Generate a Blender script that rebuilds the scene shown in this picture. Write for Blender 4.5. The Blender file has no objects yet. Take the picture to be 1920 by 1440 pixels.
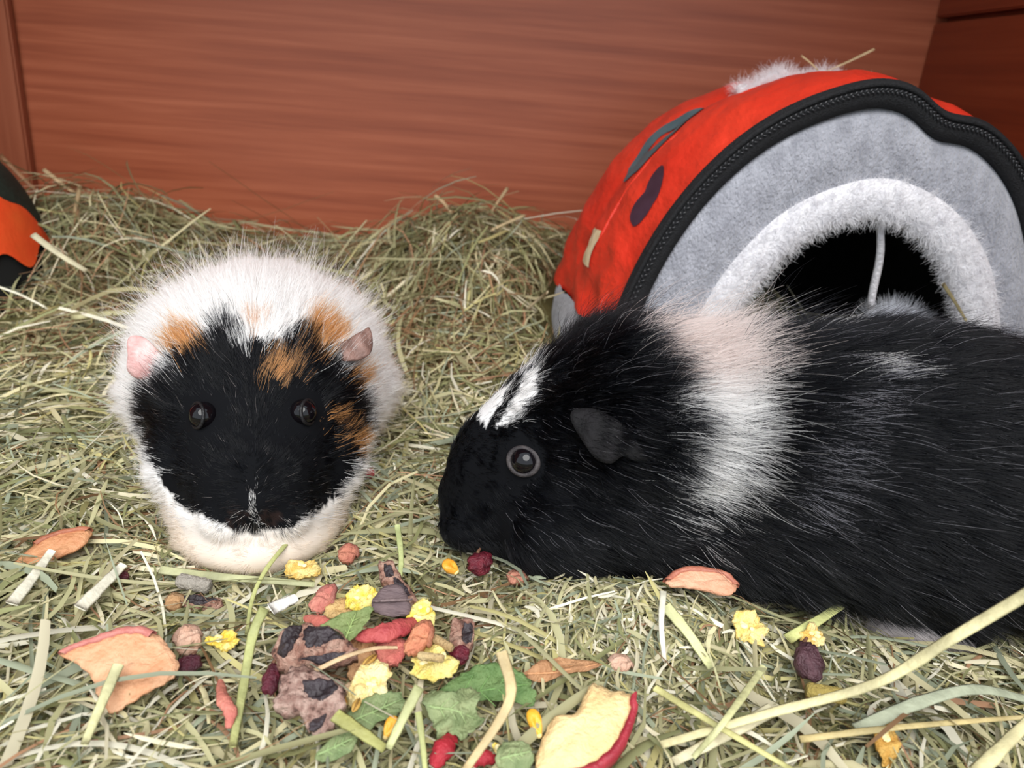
import bpy, bmesh, math, random
import numpy as np
from mathutils import Vector, Matrix, Euler

rng = np.random.default_rng(7)
random.seed(7)
scn = bpy.context.scene
COL = scn.collection

# ------------------------------------------------------------------ camera
PITCH = math.radians(21.8); ROLL = 0.085; FPX = 1500.0; CAM = Vector((0.0, 0.0, 0.17))
_f = Vector((0, math.cos(PITCH), -math.sin(PITCH)))
_u0 = Vector((0, math.sin(PITCH), math.cos(PITCH)))
_X = Vector((1, 0, 0))
_r = _X * math.cos(ROLL) + _u0 * math.sin(ROLL)
_u = _u0 * math.cos(ROLL) - _X * math.sin(ROLL)
cd = bpy.data.cameras.new('camera'); cam = bpy.data.objects.new('camera', cd); COL.objects.link(cam)
M = Matrix((_r, _u, -_f)).transposed().to_4x4(); M.translation = CAM
cam.matrix_world = M
cd.sensor_width = 36.0; cd.lens = 36.0 * FPX / 1920.0
cd.clip_start = 0.005; cd.clip_end = 50
cd.dof.use_dof = True; cd.dof.focus_distance = 0.268; cd.dof.aperture_fstop = 17.0
scn.camera = cam

# ------------------------------------------------------------------ light
world = bpy.data.worlds.new('overcast_sky'); scn.world = world
world.use_nodes = True
bg = world.node_tree.nodes['Background']
bg.inputs['Color'].default_value = (0.82, 0.91, 1.0, 1); bg.inputs['Strength'].default_value = 1.0
sd = bpy.data.lights.new('hazy_sun', 'SUN'); sd.energy = 2.6; sd.angle = math.radians(50); sd.color = (1.0, 0.975, 0.94)
sun = bpy.data.objects.new('hazy_sun', sd); COL.objects.link(sun)
sun.rotation_euler = Vector((-0.06, 0.74, -0.86)).to_track_quat('-Z', 'Y').to_euler()
scn.view_settings.view_transform = 'Standard'; scn.view_settings.look = 'None'
scn.view_settings.gamma = 1.0; scn.view_settings.use_curve_mapping = False
scn.view_settings.exposure = 0.50

# ------------------------------------------------------------------ helpers
def ray(px, py):
    xr = (px - 960) / FPX; yd = (py - 720) / FPX
    return (_f + _r * xr - _u * yd)
def at_z(px, py, z):
    d = ray(px, py); t = (z - CAM.z) / d.z
    return CAM + d * t
def at_y(px, py, y):
    d = ray(px, py); return CAM + d * (y / d.y)
def s2l(c):
    out = []
    for v in c[:3]:
        v = v / 255.0
        out.append(v / 12.92 if v <= 0.04045 else ((v + 0.055) / 1.055) ** 2.4)
    return tuple(out)
def s2la(a):
    a = np.asarray(a, float) / 255.0
    return np.where(a <= 0.04045, a / 12.92, ((a + 0.055) / 1.055) ** 2.4)

_ph = rng.uniform(0, 6.28, (12, 3)); _dr = rng.normal(size=(12, 3))
_dr /= np.linalg.norm(_dr, axis=1)[:, None]
def wob(p, freq=1.0, seed=0):
    """cheap smooth noise in about -1..1 from summed sines; p (n,3)"""
    p = np.asarray(p, float)
    o = np.zeros(p.shape[0])
    for k in range(6):
        j = (k + seed * 5) % 12
        o += np.sin(p @ _dr[j] * freq * (1.0 + 0.45 * k) + _ph[j, seed % 3] + seed * 1.7) / (1 + 0.35 * k)
    return o / 2.6
def fbm2(x, y, f, seed=0):
    return wob(np.stack([x, y, np.zeros_like(x) + seed * 3.1], 1), f, seed)

def thing(name, label, cat, loc=(0, 0, 0), rot=(0, 0, 0), group=None):
    o = bpy.data.objects.new(name, None); COL.objects.link(o)
    o.empty_display_size = 0.01
    o.location = loc; o.rotation_euler = rot
    o['label'] = label; o['category'] = cat
    if group: o['group'] = group
    return o
def tag(o, label, cat, group=None, kind=None):
    o['label'] = label; o['category'] = cat
    if group: o['group'] = group
    if kind: o['kind'] = kind
    return o
def link(name, me, m=None, parent=None, smooth=True, loc=None, rot=None):
    o = bpy.data.objects.new(name, me); COL.objects.link(o)
    if m is not None:
        me.materials.clear(); me.materials.append(m)
    if smooth:
        me.polygons.foreach_set('use_smooth', [True] * len(me.polygons))
    if parent is not None: o.parent = parent
    if loc is not None: o.location = loc
    if rot is not None: o.rotation_euler = rot
    return o
def mesh(name, v, f):
    me = bpy.data.meshes.new(name)
    me.from_pydata([tuple(map(float, p)) for p in v], [], [tuple(map(int, q)) for q in f])
    me.update(); return me
def mesh_np(name, v, tris, quads=None):
    """fast mesh from numpy arrays; faces all of one size k"""
    me = bpy.data.meshes.new(name)
    fc = tris; k = fc.shape[1]
    me.vertices.add(len(v)); me.vertices.foreach_set('co', np.ascontiguousarray(v, dtype=np.float32).ravel())
    me.loops.add(fc.size); me.loops.foreach_set('vertex_index', np.ascontiguousarray(fc, dtype=np.int32).ravel())
    me.polygons.add(len(fc))
    me.polygons.foreach_set('loop_start', np.arange(0, fc.size, k, dtype=np.int32))
    me.update(calc_edges=True); me.validate()
    return me
def vcol(me, cols, name='tint'):
    a = me.color_attributes.new(name, 'FLOAT_COLOR', 'POINT')
    c = np.ones((len(cols), 4), np.float32); c[:, :3] = cols
    a.data.foreach_set('color', c.ravel())
def grid_faces(nu, nv, wrap=False):
    f = []
    for i in range(nu - 1):
        for j in range(nv if wrap else nv - 1):
            a = i * nv + j; b = i * nv + (j + 1) % nv
            f.append((a, b, b + nv, a + nv))
    return f
def box_bm(bm, lo, hi, bev=0.0):
    x0, y0, z0 = lo; x1, y1, z1 = hi
    r = bmesh.ops.create_cube(bm, size=1.0)
    for q in r['verts']:
        q.co = Vector(((x0 + x1) / 2 + q.co.x * (x1 - x0), (y0 + y1) / 2 + q.co.y * (y1 - y0), (z0 + z1) / 2 + q.co.z * (z1 - z0)))
    if bev:
        es = list({e for q in r['verts'] for e in q.link_edges})
        bmesh.ops.bevel(bm, geom=es, offset=bev, segments=2, affect='EDGES')
def tube(pts, rad, n=6, cap=True):
    """verts, faces of a tube along pts with radii"""
    pts = [Vector(p) for p in pts]; N = len(pts)
    if not hasattr(rad, '__len__'): rad = [rad] * N
    v = []; f = []
    up = Vector((0.13, 0.31, 0.94))
    for i, p in enumerate(pts):
        t = (pts[min(i + 1, N - 1)] - pts[max(i - 1, 0)]).normalized()
        a = t.cross(up)
        if a.length < 1e-4: a = t.cross(Vector((1, 0, 0)))
        a.normalize(); b = a.cross(t)
        for k in range(n):
            th = 2 * math.pi * k / n
            v.append(p + (a * math.cos(th) + b * math.sin(th)) * rad[i])
    for i in range(N - 1):
        for k in range(n):
            f.append((i * n + k, i * n + (k + 1) % n, (i + 1) * n + (k + 1) % n, (i + 1) * n + k))
    if cap:
        f.append(tuple(range(n))[::-1]); f.append(tuple((N - 1) * n + k for k in range(n)))
    return v, f
def merge(parts):
    V = []; F = []
    for v, f in parts:
        o = len(V); V += list(v); F += [tuple(i + o for i in q) for q in f]
    return V, F
def catmull(xs, ys, q):
    xs = np.asarray(xs, float); ys = np.asarray(ys, float); q = np.asarray(q, float)
    m = np.gradient(ys, xs)
    i = np.clip(np.searchsorted(xs, q) - 1, 0, len(xs) - 2)
    h = xs[i + 1] - xs[i]; t = (q - xs[i]) / h
    return ((2*t**3 - 3*t**2 + 1) * ys[i] + (t**3 - 2*t**2 + t) * h * m[i] + (-2*t**3 + 3*t**2) * ys[i+1] + (t**3 - t**2) * h * m[i+1])

# ------------------------------------------------------------------ materials
def nodes_of(name):
    m = bpy.data.materials.new(name); m.use_nodes = True
    nt = m.node_tree; return m, nt, nt.nodes['Principled BSDF']
def mat(name, c1, c2=None, scale=40.0, rough=0.7, bump=0.0, bscale=None, spec=0.4, detail=5.0, stretch=(1, 1, 1), c3=None, trans=0.0, sheen=0.0, contrast=(0.35, 0.65), bdist=0.002):
    """object-space noise mix of two (three) sRGB colours, with fine bump"""
    m, nt, b = nodes_of(name)
    N = nt.nodes; L = nt.links
    b.inputs['Roughness'].default_value = rough
    b.inputs['Specular IOR Level'].default_value = spec
    if sheen:
        b.inputs['Sheen Weight'].default_value = sheen; b.inputs['Sheen Roughness'].default_value = 0.5
    tc = N.new('ShaderNodeTexCoord'); mp = N.new('ShaderNodeMapping')
    mp.inputs['Scale'].default_value = stretch
    L.new(tc.outputs['Object'], mp.inputs['Vector'])
    if c2 is not None:
        n = N.new('ShaderNodeTexNoise'); n.inputs['Scale'].default_value = scale; n.inputs['Detail'].default_value = detail
        L.new(mp.outputs['Vector'], n.inputs['Vector'])
        r = N.new('ShaderNodeValToRGB')
        r.color_ramp.elements[0].position = contrast[0]; r.color_ramp.elements[1].position = contrast[1]
        r.color_ramp.elements[0].color = (*s2l(c1), 1); r.color_ramp.elements[1].color = (*s2l(c2), 1)
        if c3 is not None:
            e = r.color_ramp.elements.new(min(0.97, contrast[1] + 0.1)); e.color = (*s2l(c3), 1)
        L.new(n.outputs['Fac'], r.inputs['Fac']); L.new(r.outputs['Color'], b.inputs['Base Color'])
    else:
        b.inputs['Base Color'].default_value = (*s2l(c1), 1)
    if bump:
        n2 = N.new('ShaderNodeTexNoise'); n2.inputs['Scale'].default_value = bscale or scale * 3; n2.inputs['Detail'].default_value = 6
        L.new(mp.outputs['Vector'], n2.inputs['Vector'])
        bp = N.new('ShaderNodeBump'); bp.inputs['Strength'].default_value = bump; bp.inputs['Distance'].default_value = bdist
        L.new(n2.outputs['Fac'], bp.inputs['Height']); L.new(bp.outputs['Normal'], b.inputs['Normal'])
    return m
def mat_attr(name, rough=0.75, spec=0.3, trans=0.0, attr='tint', nscale=0, bump=0.0):
    m, nt, b = nodes_of(name); N = nt.nodes; L = nt.links
    a = N.new('ShaderNodeAttribute'); a.attribute_name = attr
    src = a.outputs['Color']
    if nscale:
        tc = N.new('ShaderNodeTexCoord'); n = N.new('ShaderNodeTexNoise'); n.inputs['Scale'].default_value = nscale; n.inputs['Detail'].default_value = 4
        L.new(tc.outputs['Object'], n.inputs['Vector'])
        mr = N.new('ShaderNodeMapRange'); mr.inputs[3].default_value = 0.72; mr.inputs[4].default_value = 1.25
        L.new(n.outputs['Fac'], mr.inputs[0])
        mx = N.new('ShaderNodeVectorMath'); mx.operation = 'SCALE'
        L.new(src, mx.inputs[0]); L.new(mr.outputs[0], mx.inputs['Scale'])
        src = mx.outputs[0]
        if bump:
            bp = N.new('ShaderNodeBump'); bp.inputs['Strength'].default_value = bump; bp.inputs['Distance'].default_value = 0.001
            L.new(n.outputs['Fac'], bp.inputs['Height']); L.new(bp.outputs['Normal'], b.inputs['Normal'])
    L.new(src, b.inputs['Base Color'])
    b.inputs['Roughness'].default_value = rough; b.inputs['Specular IOR Level'].default_value = spec
    if trans:
        out = N['Material Output']; tr = N.new('ShaderNodeBsdfTranslucent'); mix = N.new('ShaderNodeMixShader')
        mix.inputs[0].default_value = trans
        L.new(src, tr.inputs['Color']); L.new(b.outputs[0], mix.inputs[1]); L.new(tr.outputs[0], mix.inputs[2])
        L.new(mix.outputs[0], out.inputs['Surface'])
    return m
def mat_hair(name, rough=0.35, radial=0.5, coat=0.0, body=0.5):
    m = bpy.data.materials.new(name); m.use_nodes = True; nt = m.node_tree; nt.nodes.clear()
    N = nt.nodes; L = nt.links
    out = N.new('ShaderNodeOutputMaterial'); h = N.new('ShaderNodeBsdfHairPrincipled')
    h.parametrization = 'COLOR'
    a = N.new('ShaderNodeAttribute'); a.attribute_name = 'hair_tint'
    L.new(a.outputs['Color'], h.inputs['Color'])
    h.inputs['Roughness'].default_value = rough; h.inputs['Radial Roughness'].default_value = radial
    h.inputs['Coat'].default_value = coat; h.inputs['IOR'].default_value = 1.48
    h.inputs['Random Roughness'].default_value = 0.2
    d = N.new('ShaderNodeBsdfDiffuse'); L.new(a.outputs['Color'], d.inputs['Color'])
    mx = N.new('ShaderNodeMixShader'); mx.inputs[0].default_value = body
    L.new(h.outputs[0], mx.inputs[1]); L.new(d.outputs[0], mx.inputs[2]); L.new(mx.outputs[0], out.inputs['Surface'])
    return m

def wood(name, grain_axis, base, dark, light, rough=0.42):
    m, nt, b = nodes_of(name); N = nt.nodes; L = nt.links
    tc = N.new('ShaderNodeTexCoord'); mp = N.new('ShaderNodeMapping')
    sc = [95.0, 95.0, 95.0]; sc[grain_axis] = 3.0
    mp.inputs['Scale'].default_value = sc
    L.new(tc.outputs['Object'], mp.inputs['Vector'])
    n = N.new('ShaderNodeTexNoise'); n.inputs['Scale'].default_value = 1.6; n.inputs['Detail'].default_value = 9; n.inputs['Roughness'].default_value = 0.62; n.inputs['Distortion'].default_value = 0.25
    L.new(mp.outputs['Vector'], n.inputs['Vector'])
    r = N.new('ShaderNodeValToRGB'); cr = r.color_ramp
    cr.elements[0].position = 0.24; cr.elements[0].color = (*s2l(dark), 1)
    cr.elements[1].position = 0.78; cr.elements[1].color = (*s2l(light), 1)
    e = cr.elements.new(0.5); e.color = (*s2l(base), 1)
    L.new(n.outputs['Fac'], r.inputs['Fac'])
    # slow blotches of the stain
    n2 = N.new('ShaderNodeTexNoise'); n2.inputs['Scale'].default_value = 5.0; n2.inputs['Detail'].default_value = 3
    L.new(tc.outputs['Object'], n2.inputs['Vector'])
    mr = N.new('ShaderNodeMapRange'); mr.inputs[1].default_value = 0.3; mr.inputs[2].default_value = 0.7; mr.inputs[3].default_value = 0.94; mr.inputs[4].default_value = 1.06
    L.new(n2.outputs['Fac'], mr.inputs[0])
    sm = N.new('ShaderNodeVectorMath'); sm.operation = 'SCALE'
    L.new(r.outputs['Color'], sm.inputs[0]); L.new(mr.outputs[0], sm.inputs['Scale'])
    L.new(sm.outputs[0], b.inputs['Base Color'])
    bp = N.new('ShaderNodeBump'); bp.inputs['Strength'].default_value = 0.12; bp.inputs['Distance'].default_value = 0.001
    L.new(n.outputs['Fac'], bp.inputs['Height']); L.new(bp.outputs['Normal'], b.inputs['Normal'])
    b.inputs['Roughness'].default_value = rough; b.inputs['Specular IOR Level'].default_value = 0.45
    return m

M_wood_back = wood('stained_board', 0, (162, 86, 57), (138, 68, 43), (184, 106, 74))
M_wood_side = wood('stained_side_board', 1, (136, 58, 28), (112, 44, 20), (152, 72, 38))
M_wood_post = wood('stained_post', 2, (150, 82, 56), (126, 62, 40), (166, 98, 70))
M_floor = wood('floor_board', 0, (120, 84, 52), (96, 64, 38), (140, 102, 66), 0.7)

# ------------------------------------------------------------------ the hutch
WY = 0.65; XR = 0.285; XL = -0.56; ZF = -0.03; ZC = 0.56
def plank(name, lo, hi, m, bev=0.0008, parent=None, kind='structure'):
    bm = bmesh.new(); box_bm(bm, lo, hi, bev)
    me = bpy.data.meshes.new(name); bm.to_mesh(me); bm.free()
    o = link(name, me, m, parent, smooth=False)
    if kind: o['kind'] = kind
    return o
plank('floor', (XL - 0.02, 0.03, ZF - 0.018), (XR + 0.02, WY + 0.02, ZF), M_floor)
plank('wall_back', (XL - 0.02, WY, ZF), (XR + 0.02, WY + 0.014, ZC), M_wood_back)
wr = bpy.data.objects.new('wall_right', None); COL.objects.link(wr); wr['kind'] = 'structure'
seam = at_y(1745, 38, WY).z
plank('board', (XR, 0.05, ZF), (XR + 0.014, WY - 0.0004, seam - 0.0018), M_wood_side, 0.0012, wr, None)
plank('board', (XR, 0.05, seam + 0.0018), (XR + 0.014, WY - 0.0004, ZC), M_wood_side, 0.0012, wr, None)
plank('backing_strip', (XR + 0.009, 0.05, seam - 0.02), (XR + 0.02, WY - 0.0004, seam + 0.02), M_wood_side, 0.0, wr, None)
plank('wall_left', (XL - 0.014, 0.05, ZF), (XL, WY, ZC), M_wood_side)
plank('ceiling', (XL - 0.02, 0.22, ZC), (XR + 0.02, WY + 0.02, ZC + 0.014), M_wood_back)
pl = at_y(38, 200, WY - 0.016).x
plank('trim_1', (pl - 0.045, WY - 0.009, ZF), (pl - 0.004, WY - 0.0005, ZC - 0.001), M_wood_post, 0.0015)

# ------------------------------------------------------------------ guinea pigs
# local frame of a guinea pig: x = s (distance back from the nose), y = lateral, z = up, ground at z = 0
def ellipsoid(c, r, n=20, rot=None):
    bm = bmesh.new(); bmesh.ops.create_uvsphere(bm, u_segments=n, v_segments=n // 2 + 2, radius=1.0)
    R = Euler(rot).to_matrix() if rot else Matrix.Identity(3)
    v = [Vector(c) + R @ Vector((q.co.x * r[0], q.co.y * r[1], q.co.z * r[2])) for q in bm.verts]
    bm.verts.index_update()
    f = [tuple(q.index for q in p.verts) for p in bm.faces]
    bm.free(); return v, f
PROFILE = dict(
    s=[0.000, 0.004, 0.012, 0.022, 0.034, 0.047, 0.061, 0.077, 0.098, 0.128, 0.162, 0.193, 0.220, 0.240, 0.252, 0.257],
    t=[0.0385, 0.0480, 0.0570, 0.0650, 0.0715, 0.0768, 0.0805, 0.0825, 0.0830, 0.0840, 0.0860, 0.0840, 0.0755, 0.0610, 0.0450, 0.0340],
    b=[0.0150, 0.0100, 0.0070, 0.0050, 0.0045, 0.0045, 0.0050, 0.0050, 0.0035, 0.0025, 0.0020, 0.0020, 0.0030, 0.0080, 0.0180, 0.0260],
    w=[0.0080, 0.0130, 0.0185, 0.0235, 0.0285, 0.0330, 0.0360, 0.0370, 0.0395, 0.0445, 0.0490, 0.0495, 0.0450, 0.0340, 0.0180, 0.0060])
def pig_body(name, lift=0.0, wide=1.0, hump=0.0, feet=(), stretch=1.0, cheek=1.0, front_wide=0.0, chest=False, drop=0.0, crest=0.0, rise=0.0, pear=0.0):
    P = PROFILE; s = np.array(P['s']); q = np.concatenate([np.linspace(0, 0.06, 40), np.linspace(0.0625, 0.257, 70)])
    head = np.clip(1 - s / 0.075, 0, 1); head = head * head * (3 - 2 * head)
    body = np.clip((s - 0.07) / 0.06, 0, 1)
    t = np.array(P['t']) + lift * head + hump * body
    t = t - drop * np.exp(-((s - 0.016) / 0.016) ** 2)
    t = t + crest * np.exp(-((s - 0.044) / 0.030) ** 2) + rise * np.exp(-((s - 0.155) / 0.05) ** 2)
    b = np.array(P['b']) + lift * head * 1.35
    if lift: b = np.where((s > 0.018) & (s < 0.11), np.maximum(0.0015, b - 0.006 * np.clip((s - 0.016) / 0.012, 0, 1) - lift * 0.6), b)
    w = np.array(P['w']) * (1 + (wide - 1) * body) * (1 + (cheek - 1) * head ** 0.5) + front_wide * np.exp(-((s - 0.10) / 0.035) ** 2)
    T = catmull(s, t, q); B = catmull(s, b, q); W = catmull(s, w, q)
    n = 48; v = []
    for i in range(len(q)):
        zc = B[i] + 0.43 * (T[i] - B[i])
        for k in range(n):
            th = 2 * math.pi * k / n; c, sn = math.cos(th), math.sin(th)
            e = 2 / 2.25
            y = W[i] * math.copysign(abs(c) ** e, c)
            y *= 1 - pear * max(0, sn) * min(1, max(0, (q[i] - 0.05) / 0.05))
            z = zc + (T[i] - zc if sn > 0 else zc - B[i]) * math.copysign(abs(sn) ** e, sn)
            v.append((q[i] if q[i] < 0.08 else 0.08 + (q[i] - 0.08) * stretch, y, z))
    f = [tuple(reversed(x)) for x in grid_faces(len(q), n, True)]
    f.append(tuple(range(n))); f.append(tuple((len(q) - 1) * n + k for k in range(n))[::-1])
    parts = [(v, f)]
    for sg in (-1, 1):
        parts.append(ellipsoid((0.009, sg * 0.0085, 0.0195 + lift * 1.05), (0.0105, 0.0105, 0.0095)))       # whisker pads
        parts.append(ellipsoid((0.042, sg * 0.0215 * cheek, 0.028 + lift * 0.5), (0.022, 0.0135, 0.020)))        # cheeks
        parts.append(ellipsoid((0.029, sg * 0.0165, 0.0475 + lift * 0.9 - drop * 0.4), (0.012, 0.0058, 0.010)))     # brow
    parts.append(ellipsoid((0.0010, 0, 0.0270 + lift), (0.004, 0.0062, 0.0060)))                          # nose pad
    parts.append(ellipsoid((0.015, 0, 0.0115 + lift * 1.2), (0.011, 0.0125, 0.007)))                      # chin
    if chest:
        parts.append(ellipsoid((0.042, 0, 0.0185), (0.043, 0.034, 0.0185), 28))
        parts.append(ellipsoid((0.031, 0, 0.0105), (0.036, 0.031, 0.0125), 28))
    for (fx, fy, ang, ln) in feet:
        ca, sa = math.cos(ang), math.sin(ang)
        parts.append(ellipsoid((fx, fy, 0.011), (0.009, 0.007, 0.012)))
        parts.append(ellipsoid((fx - ca * ln * 0.35, fy - sa * ln * 0.35, 0.0045), (ln * 0.55, 0.0068, 0.0052), rot=(0, 0, ang)))
        for k in (-1, 0, 1):
            tx = fx - ca * ln * 0.95 - sa * 0.0042 * k * -1; ty = fy - sa * ln * 0.95 + ca * 0.0042 * k * -1
            parts.append(ellipsoid((tx, ty, 0.003), (0.0062, 0.0022, 0.0027), 10, rot=(0, 0, ang + 0.25 * k)))
    V, F = merge(parts)
    me = mesh(name + '_cage', V, F)
    o = bpy.data.objects.new(name + '_cage', me); COL.objects.link(o)
    r = o.modifiers.new('r', 'REMESH'); r.mode = 'VOXEL'; r.voxel_size = 0.0017
    sm = o.modifiers.new('s', 'SMOOTH'); sm.iterations = 9; sm.factor = 0.6
    dg = bpy.context.evaluated_depsgraph_get()
    ev = bpy.data.meshes.new_from_object(o.evaluated_get(dg))
    bpy.data.objects.remove(o); bpy.data.meshes.remove(me)
    ev.name = 'body'
    return ev
def mesh_arrays(me):
    me.calc_loop_triangles()
    v = np.empty(len(me.vertices) * 3, np.float32); me.vertices.foreach_get('co', v); v = v.reshape(-1, 3).astype(float)
    n = np.empty(len(me.vertices) * 3, np.float32); me.vertices.foreach_get('normal', n); n = n.reshape(-1, 3).astype(float)
    t = np.empty(len(me.loop_triangles) * 3, np.int32); me.loop_triangles.foreach_get('vertices', t); t = t.reshape(-1, 3)
    return v, n, t
def scatter(me, N, weight=None):
    v, n, t = mesh_arrays(me)
    a, b, c = v[t[:, 0]], v[t[:, 1]], v[t[:, 2]]
    ar = np.linalg.norm(np.cross(b - a, c - a), axis=1)
    if weight is not None: ar = ar * weight((a + b + c) / 3)
    cdf = np.cumsum(ar); idx = np.searchsorted(cdf, rng.uniform(0, cdf[-1], N)); idx = np.clip(idx, 0, len(t) - 1)
    r1 = np.sqrt(rng.uniform(0, 1, N))[:, None]; r2 = rng.uniform(0, 1, N)[:, None]
    w = (1 - r1, r1 * (1 - r2), r1 * r2)
    tt = t[idx]
    p = w[0] * v[tt[:, 0]] + w[1] * v[tt[:, 1]] + w[2] * v[tt[:, 2]]
    nn = w[0] * n[tt[:, 0]] + w[1] * n[tt[:, 1]] + w[2] * n[tt[:, 2]]
    return p, nn / (np.linalg.norm(nn, axis=1)[:, None] + 1e-9)
def unit(a): return a / (np.linalg.norm(a, axis=1)[:, None] + 1e-9)
def hair_object(name, P, rad, cols, m, parent):
    """P (n,k,3) points; rad (n,) root radius; cols (n,3)"""
    n, k, _ = P.shape
    hc = bpy.data.hair_curves.new(name); hc.add_curves([k] * n)
    hc.points.foreach_set('position', np.ascontiguousarray(P, dtype=np.float32).ravel())
    ra = hc.attributes.get('radius') or hc.attributes.new('radius', 'FLOAT', 'POINT')
    taper = np.linspace(1, 0.12, k) ** 0.8
    ra.data.foreach_set('value', (rad[:, None] * taper[None, :]).astype(np.float32).ravel())
    ca = hc.attributes.new('hair_tint', 'FLOAT_COLOR', 'CURVE')
    c4 = np.ones((n, 4), np.float32); c4[:, :3] = cols
    ca.data.foreach_set('color', c4.ravel())
    hc.materials.append(m)
    o = bpy.data.objects.new(name, hc); COL.objects.link(o); o.parent = parent
    o['kind'] = 'stuff'
    return o
def in_poly(x, y, poly):
    poly = np.asarray(poly, float); c = np.zeros(len(x), bool); j = len(poly) - 1
    for i in range(len(poly)):
        xi, yi = poly[i]; xj, yj = poly[j]
        hit = ((yi > y) != (yj > y)) & (x < (xj - xi) * (y - yi) / (yj - yi + 1e-12) + xi)
        c ^= hit; j = i
    return c
def grow(name, me, N, coat, length, lift, comb, m, parent, rad=0.00006, k=5, weight=None, frizz=0.25, clump=0.0, cell=0.0022):
    p, n = scatter(me, N, weight)
    L = length(p) * rng.uniform(0.7, 1.15, len(p))
    cb = comb(p, n); cb = cb - n * np.sum(cb * n, 1)[:, None]; cb = unit(cb)
    lf = lift(p)[:, None]
    # locks: neighbouring hairs lean the same way
    lock = np.stack([wob(p, 420, 0), wob(p, 420, 1), wob(p, 420, 2)], 1) * 0.30 + np.stack([wob(p, 1100, 1), wob(p, 1100, 2), wob(p, 1100, 0)], 1) * 0.20
    d0 = unit(n * lf + cb * (1 - lf) + lock * 0.95 + rng.normal(0, frizz * 0.5, p.shape))
    d1 = unit(cb * 1.0 + n * 0.12 * lf + lock + np.array([0, 0, -0.12]) + rng.normal(0, frizz, p.shape) * 0.8)
    tt = np.linspace(0, 1, k)
    P = p[:, None, :] - n[:, None, :] * 0.0006 + L[:, None, None] * (d0[:, None, :] * (tt - 0.42 * tt ** 2)[None, :, None] + d1[:, None, :] * (0.42 * tt ** 2)[None, :, None])
    if clump:
        # tips of neighbouring hairs gather into pointed locks
        key = np.floor((p + 0.0012 * np.stack([wob(p, 900, 1), wob(p, 900, 2), wob(p, 900, 0)], 1)) / cell).astype(np.int64)
        key = key[:, 0] * 73856093 ^ key[:, 1] * 19349663 ^ key[:, 2] * 83492791
        _, inv, cnt = np.unique(key, return_inverse=True, return_counts=True)
        mean = np.zeros((len(cnt), k, 3)); np.add.at(mean, inv, P); mean /= cnt[:, None, None]
        tgt = mean[inv] + (P - mean[inv]) * 0.25
        L_ = rng.uniform(0.85, 1.2, len(cnt))[inv]
        wgt = (clump * rng.uniform(0.5, 1.0, len(p)))[:, None, None] * (tt ** 1.4)[None, :, None]
        P = P + (tgt - P) * wgt
        P = P[:, :1, :] + (P - P[:, :1, :]) * L_[:, None, None]
    P[:, :, 2] = np.maximum(P[:, :, 2], 0.0004)
    cols = coat(P[np.arange(len(p)), rng.integers(k // 2, k, len(p)), :])
    return hair_object(name, P, np.full(len(p), rad) * rng.uniform(0.7, 1.2, len(p)), cols, m, parent)

def ear_mesh(outline, thick=0.0007, curl=0.004, fold=0.0):
    """petal-shaped leathery ear from an outline in metres (u back, v down), cupped along its length"""
    o = np.array(outline); c = o.mean(0); rings = 7; v = []; n = len(o) * 4
    # smooth closed outline
    q = np.linspace(0, len(o), n, endpoint=False); i0 = q.astype(int); fr = q - i0
    def g(k): return o[(i0 + k) % len(o)]
    f1 = fr[:, None]
    sm = 0.5 * ((2 * g(0)) + (-g(-1) + g(1)) * f1 + (2 * g(-1) - 5 * g(0) + 4 * g(1) - g(2)) * f1 ** 2 + (-g(-1) + 3 * g(0) - 3 * g(1) + g(2)) * f1 ** 3)
    def zf(p): return curl * (1 - ((p[:, 1] - c[1]) / 0.010) ** 2) * 0.7 - curl * 0.6 * ((p[:, 0] - c[0]) / 0.014) ** 2 + fold * np.maximum(0, p[:, 1] - c[1]) + 0.0005 * np.sin(p[:, 0] * 900)
    for side in (1, -1):
        for r in range(1, rings + 1):
            p = c + (sm - c) * (r / rings)
            z = zf(p) + side * thick * (1 - 0.7 * (r / rings) ** 4)
            v += [(a[0], a[1], b) for a, b in zip(p, z)]
        v.append((c[0], c[1], zf(c[None])[0] + side * thick))
    f = []; S = rings * n + 1
    for si in range(2):
        B = si * S
        for r in range(rings - 1):
            for k in range(n):
                q4 = (B + r * n + k, B + r * n + (k + 1) % n, B + (r + 1) * n + (k + 1) % n, B + (r + 1) * n + k)
                f.append(q4[::-1] if si == 0 else q4)
        for k in range(n):
            t3 = (B + S - 1, B + k, B + (k + 1) % n); f.append(t3 if si == 0 else t3[::-1])
    for k in range(n):
        a = (rings - 1) * n + k; b = (rings - 1) * n + (k + 1) % n
        f.append((a, a + S, b + S, b))
    return mesh('ear', v, f)
def basis(e1, e2):
    e1 = Vector(e1).normalized(); e2 = Vector(e2); e2 = (e2 - e1 * e2.dot(e1)).normalized(); e3 = e2.cross(e1)
    return e1, e2, e3
def place_xform(me, e1, e2, org):
    a, b, c = basis(e1, e2); R = Matrix((a, b, c)).transposed().to_4x4(); R.translation = Vector(org); me.transform(R)
    return me

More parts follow.
